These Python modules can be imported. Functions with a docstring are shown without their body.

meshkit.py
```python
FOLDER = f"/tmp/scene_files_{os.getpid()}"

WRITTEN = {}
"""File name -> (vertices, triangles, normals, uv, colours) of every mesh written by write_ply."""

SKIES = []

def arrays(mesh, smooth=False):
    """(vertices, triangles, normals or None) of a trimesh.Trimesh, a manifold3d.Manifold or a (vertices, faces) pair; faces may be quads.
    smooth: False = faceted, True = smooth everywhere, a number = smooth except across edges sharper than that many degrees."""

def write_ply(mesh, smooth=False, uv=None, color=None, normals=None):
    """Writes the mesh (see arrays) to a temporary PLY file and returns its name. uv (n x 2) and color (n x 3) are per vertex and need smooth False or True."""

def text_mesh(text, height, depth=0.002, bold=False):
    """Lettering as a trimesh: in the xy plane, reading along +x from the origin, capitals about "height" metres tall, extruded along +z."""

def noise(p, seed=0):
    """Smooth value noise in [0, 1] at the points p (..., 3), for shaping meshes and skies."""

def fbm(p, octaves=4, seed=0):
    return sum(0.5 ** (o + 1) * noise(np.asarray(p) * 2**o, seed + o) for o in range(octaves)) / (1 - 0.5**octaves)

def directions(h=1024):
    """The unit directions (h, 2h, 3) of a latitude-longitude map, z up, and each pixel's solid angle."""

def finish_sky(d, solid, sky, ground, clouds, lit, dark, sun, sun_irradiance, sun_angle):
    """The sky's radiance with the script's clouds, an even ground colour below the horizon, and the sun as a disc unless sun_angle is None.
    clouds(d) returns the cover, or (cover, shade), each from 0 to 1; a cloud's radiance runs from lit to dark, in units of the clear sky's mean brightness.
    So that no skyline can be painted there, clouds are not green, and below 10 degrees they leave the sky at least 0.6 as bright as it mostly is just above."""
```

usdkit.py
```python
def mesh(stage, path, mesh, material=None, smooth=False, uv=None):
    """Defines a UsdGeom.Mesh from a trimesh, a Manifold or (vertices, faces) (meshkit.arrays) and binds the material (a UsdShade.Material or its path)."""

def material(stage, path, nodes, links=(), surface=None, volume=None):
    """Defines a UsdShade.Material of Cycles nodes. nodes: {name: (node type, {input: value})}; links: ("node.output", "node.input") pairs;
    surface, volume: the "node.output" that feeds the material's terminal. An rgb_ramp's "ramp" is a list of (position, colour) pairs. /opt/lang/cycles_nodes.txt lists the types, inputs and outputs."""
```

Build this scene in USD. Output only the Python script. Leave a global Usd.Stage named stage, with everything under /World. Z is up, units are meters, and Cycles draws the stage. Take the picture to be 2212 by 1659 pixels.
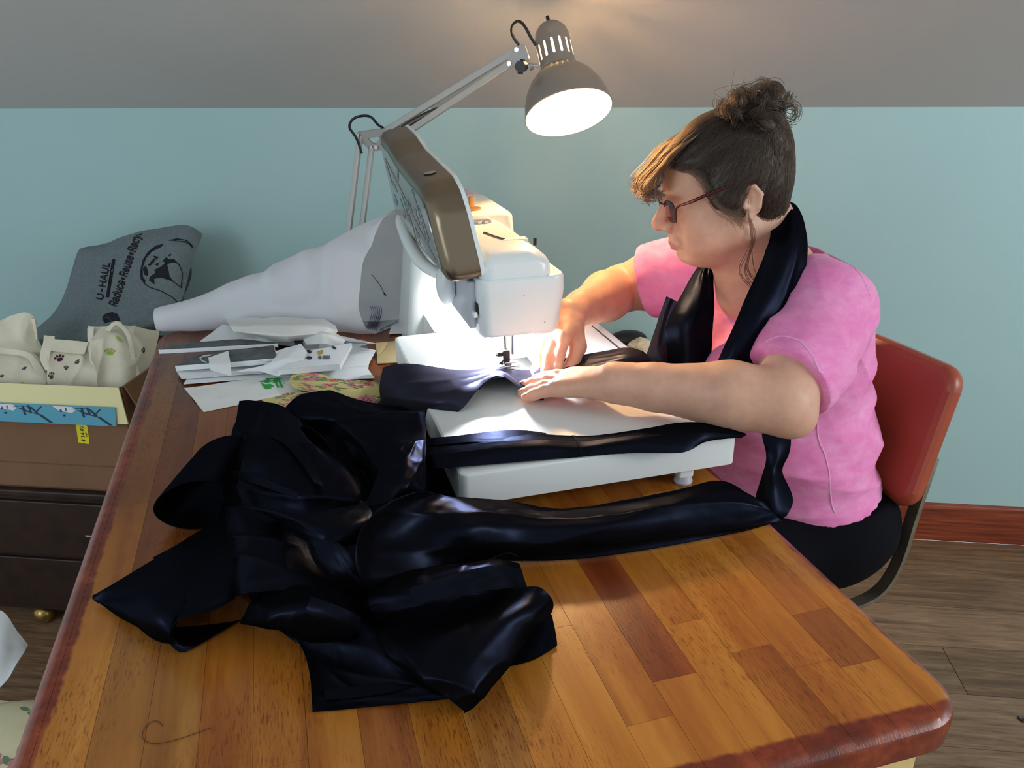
import math, numpy as np, trimesh, manifold3d, shapely, usdkit, meshkit
from shapely.geometry import Polygon, box as sbox
from scipy.interpolate import CubicSpline
from pxr import Usd, UsdGeom, UsdLux, Gf, Sdf, Vt, UsdShade

stage = Usd.Stage.CreateInMemory()
UsdGeom.SetStageUpAxis(stage, UsdGeom.Tokens.z)
UsdGeom.SetStageMetersPerUnit(stage, 1.0)
UsdGeom.Xform.Define(stage, '/World')
UsdGeom.Scope.Define(stage, '/World/Looks')
A = np.array

# ---------------------------------------------------------------- camera
FPX, CX, CY = 1742.0, 1106.0, 829.5
EYE = A([0.0, 0.0, 1.30])
_y = A([560 - CX, -(108 - CY), -FPX]); _y /= np.linalg.norm(_y)
_x = A([7713 - CX, -(36 - CY), -FPX]); _x -= _y * (_x @ _y); _x /= np.linalg.norm(_x)
ROT = A([_x, _y, np.cross(_x, _y)])          # camera axes in the columns
cam = UsdGeom.Camera.Define(stage, '/World/Camera')
_m = np.eye(4); _m[:3, :3] = ROT.T; _m[3, :3] = EYE
cam.AddTransformOp().Set(Gf.Matrix4d(*[float(v) for v in _m.ravel()]))
cam.CreateHorizontalApertureAttr(36.0); cam.CreateVerticalApertureAttr(27.0)
cam.CreateFocalLengthAttr(36.0 * FPX / 2212)
cam.CreateClippingRangeAttr(Gf.Vec2f(0.02, 60))
cam.CreateExposureAttr(0.0)

# ---------------------------------------------------------------- light: daylight from the windows of the attic room, sky all round
sky = UsdLux.DomeLight.Define(stage, '/World/Sky')
sky.CreateIntensityAttr(0.20); sky.CreateColorAttr(Gf.Vec3f(0.86, 0.95, 1.0))
def rect_light(name, pos, target, w, h, power, color):
    l = UsdLux.RectLight.Define(stage, '/World/' + name)
    d = A(target, float) - A(pos, float); d /= np.linalg.norm(d)
    up = A([0, 0, 1.0]); r = np.cross(d, up); r /= np.linalg.norm(r); u = np.cross(r, d)
    m = np.eye(4); m[0, :3], m[1, :3], m[2, :3], m[3, :3] = r, u, -d, pos
    l.AddTransformOp().Set(Gf.Matrix4d(*[float(v) for v in m.ravel()]))
    l.CreateWidthAttr(w); l.CreateHeightAttr(h); l.CreateIntensityAttr(power); l.CreateColorAttr(Gf.Vec3f(*color))
    return l
rect_light('Daylight', (-2.3, -0.4, 1.7), (0.1, 1.1, 0.8), 1.1, 1.1, 4.2, (0.78, 0.91, 1.0))
rect_light('Daylight_2', (2.7, -0.6, 1.75), (1.0, 1.6, 0.8), 1.5, 1.2, 8.3, (0.92, 0.97, 1.0))

# ---------------------------------------------------------------- helpers
def ray(px, py):
    d = ROT @ A([px - CX, -(py - CY), -FPX]); return d / np.linalg.norm(d)
def at_plane(px, py, p, n):
    d = ray(px, py); return EYE + d * (((A(p, float) - EYE) @ A(n, float)) / (d @ A(n, float)))
def at_z(px, py, z): return at_plane(px, py, (0, 0, z), (0, 0, 1))
def at_y(px, py, y): return at_plane(px, py, (0, y, 0), (0, 1, 0))
def at_x(px, py, x): return at_plane(px, py, (x, 0, 0), (1, 0, 0))
TZ = 0.75                                    # table top height
def T(px, py, h): return at_z(px, py, TZ + h)

def lin(c):
    if isinstance(c, str):
        c = c.lstrip('#')
        c = [int(c[i:i + 2], 16) / 255 for i in (0, 2, 4)]
        return tuple(v / 12.92 if v <= 0.04045 else ((v + 0.055) / 1.055) ** 2.4 for v in c)
    return tuple(c)
LOOKS = {}
def mat(name, color, rough=0.5, bump=0, bscale=60, var=0, vscale=8, **kw):
    if name in LOOKS: return LOOKS[name]
    c = lin(color)
    n = {'p': ('principled_bsdf', {'base_color': c, 'roughness': rough, **kw})}
    l = []
    if bump or var:
        n['tc'] = ('geometry', {})
    if var:
        n['nz'] = ('noise_texture', {'scale': vscale, 'detail': 4.0}); l.append(('tc.position', 'nz.vector'))
        n['rm'] = ('rgb_ramp', {'ramp': [(0.3, tuple(v * (1 - var) for v in c)), (0.7, tuple(min(1, v * (1 + var)) for v in c))]})
        l += [('nz.fac', 'rm.fac'), ('rm.color', 'p.base_color')]
    if bump:
        n['bn'] = ('noise_texture', {'scale': bscale, 'detail': 5.0}); l.append(('tc.position', 'bn.vector'))
        n['bp'] = ('bump', {'strength': bump, 'distance': 0.002}); l += [('bn.fac', 'bp.height'), ('bp.normal', 'p.normal')]
    LOOKS[name] = usdkit.material(stage, '/World/Looks/' + name, n, l, surface='p.BSDF')
    return LOOKS[name]

COUNT = {}
def numbered(parent, name):
    k = (parent, name); i = COUNT.get(k, 0); COUNT[k] = i + 1
    return name if i == 0 else f'{name}_{i:03d}'
def path_of(o): return str(o.GetPath()) if o is not None else '/World'
def meta(p, label=None, cat=None, group=None, kind=None):
    for k, v in (('label', label), ('category', cat), ('group', group), ('kind', kind)):
        if v: p.SetCustomDataByKey(k, v)
    return p
def obj(name, m, material, parent=None, smooth=35, label=None, cat=None, group=None, kind=None):
    pp = path_of(parent)
    g = usdkit.mesh(stage, pp + '/' + numbered(pp, name), m, material, smooth)
    return meta(g.GetPrim(), label, cat, group, kind)
def thing(name, label=None, cat=None, group=None, kind=None, parent=None):
    pp = path_of(parent)
    x = UsdGeom.Xform.Define(stage, pp + '/' + numbered(pp, name))
    return meta(x.GetPrim(), label, cat, group, kind)

cat_ = trimesh.util.concatenate
def tri(v, f): return trimesh.Trimesh(A(v, float), A(f, int), process=False)
def bx(x0, x1, y0, y1, z0, z1):
    b = trimesh.creation.box([x1 - x0, y1 - y0, z1 - z0]); b.apply_translation([(x0 + x1) / 2, (y0 + y1) / 2, (z0 + z1) / 2]); return b
def man(t):
    return manifold3d.Manifold(manifold3d.Mesh(np.asarray(t.vertices, np.float32), np.asarray(t.faces, np.uint32)))
def tm(m):
    k = m.to_mesh(); return trimesh.Trimesh(np.array(k.vert_properties[:, :3], float), np.array(k.tri_verts, int), process=False)
def rbox(x0, x1, y0, y1, z0, z1, r=0.004, seg=12):
    r = min(r, (x1 - x0) / 2.01, (y1 - y0) / 2.01, (z1 - z0) / 2.01)
    s = manifold3d.Manifold.sphere(r, seg)
    return tm(manifold3d.Manifold.batch_hull([s.translate([x, y, z]) for x in (x0 + r, x1 - r) for y in (y0 + r, y1 - r) for z in (z0 + r, z1 - r)]))
def spline(pts, n):
    p = A(pts, float)
    if len(p) == 2: return p[0] + (p[1] - p[0]) * np.linspace(0, 1, n)[:, None]
    d = np.r_[0, np.cumsum(np.sqrt(np.linalg.norm(np.diff(p, axis=0), axis=1)) + 1e-9)]
    return CubicSpline(d, p, bc_type='natural')(np.linspace(0, d[-1], n))
def chord(pts, n):
    q = spline(pts, 200); d = np.r_[0, np.cumsum(np.linalg.norm(np.diff(q, axis=0), axis=1))]
    return A([np.interp(np.linspace(0, d[-1], n), d, q[:, i]) for i in range(q.shape[1])]).T
def tube(pts, r, n=None, sides=8, cap=True):
    p = spline(pts, n) if n else A(pts, float)
    r = np.broadcast_to(r, len(p)) if np.ndim(r) == 0 else np.interp(np.linspace(0, 1, len(p)), np.linspace(0, 1, len(r)), r)
    t = np.gradient(p, axis=0); t /= np.linalg.norm(t, axis=1)[:, None] + 1e-12
    a = np.zeros_like(p); ref = A([0, 0, 1.0]) if abs(t[0, 2]) < 0.9 else A([1.0, 0, 0])
    for i in range(len(p)):
        v = ref - t[i] * (ref @ t[i]); v /= np.linalg.norm(v) + 1e-12; a[i] = v; ref = v
    b = np.cross(t, a); an = np.arange(sides) * 2 * np.pi / sides
    v = (p[:, None] + r[:, None, None] * (np.cos(an)[None, :, None] * a[:, None] + np.sin(an)[None, :, None] * b[:, None])).reshape(-1, 3)
    f = []
    for i in range(len(p) - 1):
        for j in range(sides):
            k = (j + 1) % sides
            f += [[i * sides + j, i * sides + k, (i + 1) * sides + k], [i * sides + j, (i + 1) * sides + k, (i + 1) * sides + j]]
    if cap:
        v = np.vstack([v, p[0], p[-1]]); m = len(v)
        for j in range(sides):
            k = (j + 1) % sides
            f += [[m - 2, k, j], [m - 1, (len(p) - 1) * sides + j, (len(p) - 1) * sides + k]]
    return tri(v, f)
def lathe(prof, n=40):
    """prof: (r, z) pairs, turned about z."""
    p = A(prof, float); an = np.arange(n) * 2 * np.pi / n
    v = np.stack([p[:, None, 0] * np.cos(an), p[:, None, 0] * np.sin(an), np.broadcast_to(p[:, None, 1], (len(p), n))], -1).reshape(-1, 3)
    f = []
    for i in range(len(p) - 1):
        for j in range(n):
            k = (j + 1) % n
            f += [[i * n + j, i * n + k, (i + 1) * n + k], [i * n + j, (i + 1) * n + k, (i + 1) * n + j]]
    m = trimesh.Trimesh(v, f, process=True); m.update_faces(m.nondegenerate_faces()); return m
def frame_m(o, x, y, z):
    m = np.eye(4); m[:3, 0], m[:3, 1], m[:3, 2], m[:3, 3] = x, y, z, o; return m
def extr(poly, h):
    g = poly if hasattr(poly, 'geoms') else shapely.MultiPolygon([poly])
    return cat_([trimesh.creation.extrude_polygon(q, h, engine='earcut') for q in g.geoms])
def prism(pts2, axis, a0, a1):
    """polygon in the plane across an axis, extruded from a0 to a1. x: (y,z), y: (x,z), z: (x,y)."""
    e = extr(Polygon(pts2).buffer(0), a1 - a0); v = e.vertices.copy()
    e.vertices = {'z': np.c_[v[:, 0], v[:, 1], v[:, 2] + a0], 'y': np.c_[v[:, 0], v[:, 2] + a0, v[:, 1]], 'x': np.c_[v[:, 2] + a0, v[:, 0], v[:, 1]]}[axis]
    if axis == 'y': e.invert()
    return e

class Patch:
    """A cloth or paper sheet lofted through rows of points; solid() gives it thickness, at(u, v) and put() lay prints on it."""
    def __init__(s, rows, nu=28, nv=28, noise=0, ns=30, seed=0, lin=False):
        R = A([chord(r, nu) if not lin else A([np.interp(np.linspace(0, 1, nu), np.linspace(0, 1, len(r)), A(r)[:, k]) for k in range(3)]).T for r in rows])
        if len(R) > 2 and not lin:
            d = np.r_[0, np.cumsum(np.sqrt(np.mean(np.linalg.norm(np.diff(R, axis=0), axis=2), axis=1)) + 1e-9)]
            G = CubicSpline(d, R, axis=0, bc_type='natural')(np.linspace(0, d[-1], nv))
        else:
            k = np.linspace(0, len(R) - 1, nv); i = np.minimum(k.astype(int), len(R) - 2); w = (k - i)[:, None, None]
            G = R[i] * (1 - w) + R[i + 1] * w
        s.g = G
        if noise:
            s.g = G + s.normals() * ((meshkit.fbm(G * ns + seed * 7.3, 3, seed) - 0.5) * 2 * noise)[..., None]
    def normals(s):
        n = np.cross(np.gradient(s.g, axis=1), np.gradient(s.g, axis=0)); return n / (np.linalg.norm(n, axis=2, keepdims=True) + 1e-12)
    def solid(s, t=0.0012, both=False):
        """thickness t to the back of the surface (along -normal)."""
        g, n = s.g, s.normals(); a, b = g.shape[:2]
        v = np.vstack([g.reshape(-1, 3), (g - n * t).reshape(-1, 3)]); m = a * b; f = []
        idx = np.arange(m).reshape(a, b)
        q = np.stack([idx[:-1, :-1], idx[:-1, 1:], idx[1:, 1:], idx[1:, :-1]], -1).reshape(-1, 4)
        f = [q[:, [0, 2, 1]], q[:, [0, 3, 2]], q[:, [0, 1, 2]] + m, q[:, [0, 2, 3]] + m]
        ed = np.r_[idx[0, :], idx[1:, -1], idx[-1, -2::-1], idx[-2::-1, 0]]
        e0, e1 = ed[:-1], ed[1:]
        f += [np.c_[e0, e1, e1 + m], np.c_[e0, e1 + m, e0 + m]]
        k = tri(v, np.vstack(f))
        return k
    def leaf(s):
        """the bare sheet, for thin paper that lets light through."""
        a, b = s.g.shape[:2]; idx = np.arange(a * b).reshape(a, b); q = np.stack([idx[:-1, :-1], idx[:-1, 1:], idx[1:, 1:], idx[1:, :-1]], -1).reshape(-1, 4)
        return tri(s.g.reshape(-1, 3), np.vstack([q[:, [0, 2, 1]], q[:, [0, 3, 2]]]))
    def at(s, u, v):
        a, b = s.g.shape[:2]
        x, y = np.clip(u, 0, 1) * (b - 1.001), np.clip(v, 0, 1) * (a - 1.001); i, j = y.astype(int), x.astype(int); p, q = (y - i)[..., None], (x - j)[..., None]
        def mix(G): return (G[i, j] * (1 - q) + G[i, j + 1] * q) * (1 - p) + (G[i + 1, j] * (1 - q) + G[i + 1, j + 1] * q) * p
        n = mix(s.normals()); return mix(s.g), n / np.linalg.norm(n, axis=-1, keepdims=True)
    def put(s, poly, lift=0.0006, back=False, seg=0.02):
        """a flat print: a 2-D (u, v) polygon laid on the sheet."""
        out = []
        for g in getattr(poly, 'geoms', [poly]):
            if g.is_empty or g.area < 1e-8: continue
            e = extr(g.segmentize(seg), 0.001)
            e = trimesh.Trimesh(*trimesh.remesh.subdivide_to_size(e.vertices, e.faces, max(seg * 3, 0.06), 12), process=False)
            v = e.vertices; p, n = s.at(v[:, 0], v[:, 1]); sg = -1 if back else 1
            e.vertices = p + sg * n * (lift * (0.3 + v[:, 2:] / 0.001)); out.append(e)
        return cat_(out)
def facing(p, target=EYE):
    """flips a patch's rows so that its normals look at the target."""
    n = p.normals(); d = A(target) - p.g
    if (n * d).sum() < 0: p.g = p.g[::-1].copy()
    return p
def disc(cx, cy, rx, ry=None, rot=0, n=20):
    ry = ry or rx; t = np.arange(n) * 2 * np.pi / n; c, q = math.cos(rot), math.sin(rot)
    x, y = rx * np.cos(t), ry * np.sin(t); return Polygon(np.c_[cx + c * x - q * y, cy + q * x + c * y])
def text_poly(s, h, bold=False):
    m = meshkit.text_mesh(s, h, 0.001, bold); z = m.vertices[:, 2]
    f = m.faces[(z[m.faces] > 0.0005).all(1)]
    return shapely.union_all([Polygon(m.vertices[k][:, :2]).buffer(1e-6 * 50) for k in f])

# ---------------------------------------------------------------- implicit surfaces for the figure and soft things
class Field:
    def __init__(s, lo, hi, step):
        s.ax = [np.arange(lo[i], hi[i] + step, step, dtype=np.float32) for i in range(3)]; s.h = step
        s.f = np.full([len(a) for a in s.ax], 0.08, np.float32)
    def sub(s, lo, hi):
        sl = []
        for i in range(3):
            a, b = np.searchsorted(s.ax[i], [lo[i], hi[i]]); sl.append(slice(max(a - 1, 0), min(b + 1, len(s.ax[i]))))
        sl = tuple(sl); return sl, np.stack(np.meshgrid(*[s.ax[i][sl[i]] for i in range(3)], indexing='ij'), -1)
    def op(s, d, sl, k, cut=False):
        if 0 in s.f[sl].shape: return
        f = s.f[sl]; g = -d if cut else d
        if cut:
            h = np.clip(0.5 - 0.5 * (f - g) / k, 0, 1) if k else (f < g); s.f[sl] = f * (1 - h) + g * h + (k * h * (1 - h) if k else 0)
        else:
            h = np.clip(0.5 + 0.5 * (f - g) / k, 0, 1) if k else (g < f); s.f[sl] = f * (1 - h) + g * h - (k * h * (1 - h) if k else 0)
    def cone(s, a, b, ra, rb, k=0.01, cut=False, flat=None):
        """capsule with two radii; flat=(axis vector, factor) squashes it along that axis."""
        a, b = A(a, float), A(b, float); r = max(ra, rb) * (1.6 if flat else 1) + 0.085 * (k > 0.006) + 0.02
        sl, p = s.sub(np.minimum(a, b) - r, np.maximum(a, b) + r)
        if 0 in p.shape: return
        ab = (b - a).astype(np.float32); q = p - a.astype(np.float32)
        t = np.clip(q @ ab / (ab @ ab + 1e-12), 0, 1); q = q - t[..., None] * ab
        if flat:
            n = A(flat[0], np.float32); n = n / np.linalg.norm(n); c = q @ n; q = q + (c * (1 / flat[1] - 1))[..., None] * n
        d = np.linalg.norm(q, axis=-1) - (ra + (rb - ra) * t); s.op(d.astype(np.float32), sl, k, cut)
    def chain(s, pts, rs, k=0.01, **kw):
        for i in range(len(pts) - 1): s.cone(pts[i], pts[i + 1], rs[i], rs[i + 1], k, **kw)
    def ell(s, c, rad, B=None, k=0.01, cut=False):
        """ellipsoid with radii along the columns of B."""
        c, rad = A(c, float), A(rad, float); B = np.eye(3) if B is None else A(B, float)
        ext = np.abs(B) @ rad + 0.085 * (k > 0.006) + 0.02
        sl, p = s.sub(c - ext, c + ext)
        if 0 in p.shape: return
        q = (p - c.astype(np.float32)) @ B.astype(np.float32); r = rad.astype(np.float32)
        k0 = np.linalg.norm(q / r, axis=-1); k1 = np.linalg.norm(q / (r * r), axis=-1)
        s.op((k0 * (k0 - 1) / (k1 + 1e-9)).astype(np.float32), sl, k, cut)
    def mesh(s):
        """naive surface nets."""
        f = s.f; ins = f < 0; n = f.shape
        acc = np.zeros([i - 1 for i in n] + [3], np.float32); cnt = np.zeros([i - 1 for i in n], np.float32); faces = []
        c = ins[:-1, :-1, :-1].astype(np.int8)
        tot = sum(ins[i:n[0] - 1 + i, j:n[1] - 1 + j, k:n[2] - 1 + k].astype(np.int8) for i in (0, 1) for j in (0, 1) for k in (0, 1))
        act = (tot > 0) & (tot < 8); ids = np.full(act.shape, -1, np.int64); cells = np.argwhere(act); ids[act] = np.arange(len(cells))
        pos = np.zeros((len(cells), 3)); num = np.zeros(len(cells))
        cor = [(i, j, k) for i in (0, 1) for j in (0, 1) for k in (0, 1)]
        for a in cor:
            for ax in range(3):
                if a[ax]: continue
                b = list(a); b[ax] = 1
                fa = f[tuple((cells + a).T)]; fb = f[tuple((cells + b).T)]; x = (fa < 0) != (fb < 0)
                t = np.where(x, fa / np.where(x, fa - fb, 1), 0)
                p = np.repeat(A([a], float), len(cells), 0); p[:, ax] = t
                pos[x] += p[x]; num[x] += 1
        pos = cells + pos / np.maximum(num, 1)[:, None]
        v = np.stack([s.ax[i][0] + pos[:, i] * s.h for i in range(3)], 1)
        for ax in range(3):
            u, w = (ax + 1) % 3, (ax + 2) % 3
            s0 = [slice(None)] * 3; s1 = [slice(None)] * 3; s0[ax] = slice(0, -1); s1[ax] = slice(1, None)
            e = np.argwhere(ins[tuple(s0)] != ins[tuple(s1)]); e = e[(e[:, u] > 0) & (e[:, w] > 0) & (e[:, u] < n[u] - 1) & (e[:, w] < n[w] - 1)]
            q = []
            for du, dw in ((1, 1), (0, 1), (0, 0), (1, 0)):
                k = e.copy(); k[:, u] -= du; k[:, w] -= dw; q.append(ids[tuple(k.T)])
            q = np.stack(q, 1); flip = ~ins[tuple(e.T)]; q[flip] = q[flip][:, ::-1]
            faces += [q[:, [0, 1, 2]], q[:, [0, 2, 3]]]
        return tri(v, np.vstack(faces))
def weld_smooth(m, it=2):
    v = np.array(m.vertices); e = np.vstack([m.faces[:, [0, 1]], m.faces[:, [1, 2]], m.faces[:, [2, 0]]]); n = len(v)
    deg = np.maximum(np.bincount(e[:, 0], minlength=n) + np.bincount(e[:, 1], minlength=n), 1)[:, None]
    for k in (0.5, -0.53) * it:
        s = np.zeros_like(v)
        for i in range(3): s[:, i] = np.bincount(e[:, 0], v[e[:, 1], i], n) + np.bincount(e[:, 1], v[e[:, 0], i], n)
        v = v + k * (s / deg - v)
    m.vertices = v; return m
# ================================================================ the room
WP, WD = A([1.618, 1.575, 0.0]), A([0.9214, -0.3886, 0.0])       # a point on the back wall, its direction to the right
WN = A([-0.3886, -0.9214, 0.0])                                    # into the room
KZ = 1.163                                                         # knee wall height
wall_paint = mat('wall_paint', '#a5c6c6', 0.62, bump=0.10, bscale=140, var=0.03, vscale=1.5)
ceil_paint = mat('ceiling_paint', '#c0bfbb', 0.65, bump=0.10, bscale=120, var=0.03, vscale=1.2)
def slab(a, b, z0, z1, depth, off=0.0):
    """a board along the wall between a and b metres (from WP), standing 'depth' out of it."""
    m = bx(a, b, 0, depth, z0, z1); v = m.vertices.copy()
    m.vertices = WP + np.outer(v[:, 0], WD) + np.outer(v[:, 1] + off, WN) + np.outer(v[:, 2], [0, 0, 1.0]); return m
obj('wall_back', slab(-3.2, 2.4, 0, KZ, 0.1, -0.1), wall_paint, smooth=False, kind='structure')
SL = 0.62                                                          # rise of the roof slope per metre into the room
c0 = [WP + WD * a + WN * d + A([0, 0, KZ + SL * d + e]) for a in (-3.2, 2.4) for d in (-0.1, 2.2) for e in (0, 0.1)]
obj('ceiling', trimesh.convex.convex_hull(A(c0)), ceil_paint, smooth=False, kind='structure')
# floor of vinyl planks running along the wall
def floor_mat(i, c0, c1):
    return usdkit.material(stage, f'/World/Looks/floor_plank_{i}', {
        'g': ('geometry', {}), 'm': ('mapping', {'rotation': (0, 0, math.radians(22.87)), 'location': (i * 1.7, i * 0.9, 0)}), 's': ('mapping', {'scale': (2.2, 26, 1)}),
        'n': ('noise_texture', {'scale': 2.0, 'detail': 8.0, 'roughness': 0.7, 'distortion': 0.6}),
        's2': ('mapping', {'scale': (9, 150, 1)}), 'n2': ('noise_texture', {'scale': 1.5, 'detail': 4.0}),
        'r': ('rgb_ramp', {'ramp': [(0.28, lin('#4e3826')), (0.45, lin(c0)), (0.62, lin(c1)), (0.78, lin('#a98a6c'))]}),
        'r2': ('rgb_ramp', {'ramp': [(0.35, (0.62, 0.6, 0.58)), (0.6, (1, 1, 1))]}),
        'x': ('mix', {'mix_type': 'multiply', 'fac': 0.6}), 'b': ('bump', {'strength': 0.25, 'distance': 0.002}),
        'p': ('principled_bsdf', {'roughness': 0.5})},
        [('g.position', 'm.vector'), ('m.vector', 's.vector'), ('s.vector', 'n.vector'), ('n.fac', 'r.fac'), ('m.vector', 's2.vector'), ('s2.vector', 'n2.vector'), ('n2.fac', 'r2.fac'),
         ('r.color', 'x.color1'), ('r2.color', 'x.color2'), ('x.color', 'p.base_color'), ('n2.fac', 'b.height'), ('b.normal', 'p.normal')], surface='p.BSDF')
FM = [floor_mat(0, '#75593f', '#8e7055'), floor_mat(1, '#6d5138', '#85674b'), floor_mat(2, '#7e6148', '#95785d')]
fl = thing('floor', kind='structure')
rng = np.random.default_rng(4)
for r in range(15):
    a = -3.2 + (r % 3) * 0.37 - 0.5
    while a < 2.4:
        a0, a1 = max(a, -3.2), min(a + 1.21, 2.4)
        d0 = 0.017 + r * 0.152
        m = bx(a0 + 0.0008, a1 - 0.0008, d0 + 0.0008, d0 + 0.1512, -0.012, 0.0)
        v = m.vertices.copy(); m.vertices = WP + np.outer(v[:, 0], WD) + np.outer(v[:, 1], WN) + np.outer(v[:, 2], [0, 0, 1.0])
        obj('plank', m, FM[int(rng.integers(3))], fl, smooth=False); a += 1.21
# baseboard: reddish stained fir with a small round on its top edge
bw = usdkit.material(stage, '/World/Looks/baseboard_wood', {
    'g': ('geometry', {}), 'm': ('mapping', {'rotation': (0, 0, math.radians(22.87))}), 's': ('mapping', {'scale': (3, 40, 90)}), 'n': ('noise_texture', {'scale': 1.6, 'detail': 6.0, 'distortion': 0.4}),
    'r': ('rgb_ramp', {'ramp': [(0.3, lin('#5d2414')), (0.6, lin('#8a3f25')), (0.75, lin('#9c5032'))]}), 'p': ('principled_bsdf', {'roughness': 0.35})},
    [('g.position', 'm.vector'), ('m.vector', 's.vector'), ('s.vector', 'n.vector'), ('n.fac', 'r.fac'), ('r.color', 'p.base_color')], surface='p.BSDF')
bb = prism([(0, 0), (0.016, 0), (0.016, 0.104), (0.012, 0.111), (0.006, 0.113), (0, 0.113)], 'x', -3.2, 2.4)
v = bb.vertices.copy(); bb.vertices = WP + np.outer(v[:, 0], WD) + np.outer(v[:, 1], WN) + np.outer(v[:, 2], [0, 0, 1.0])
obj('baseboard_back', bb, bw, kind='structure')
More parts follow.
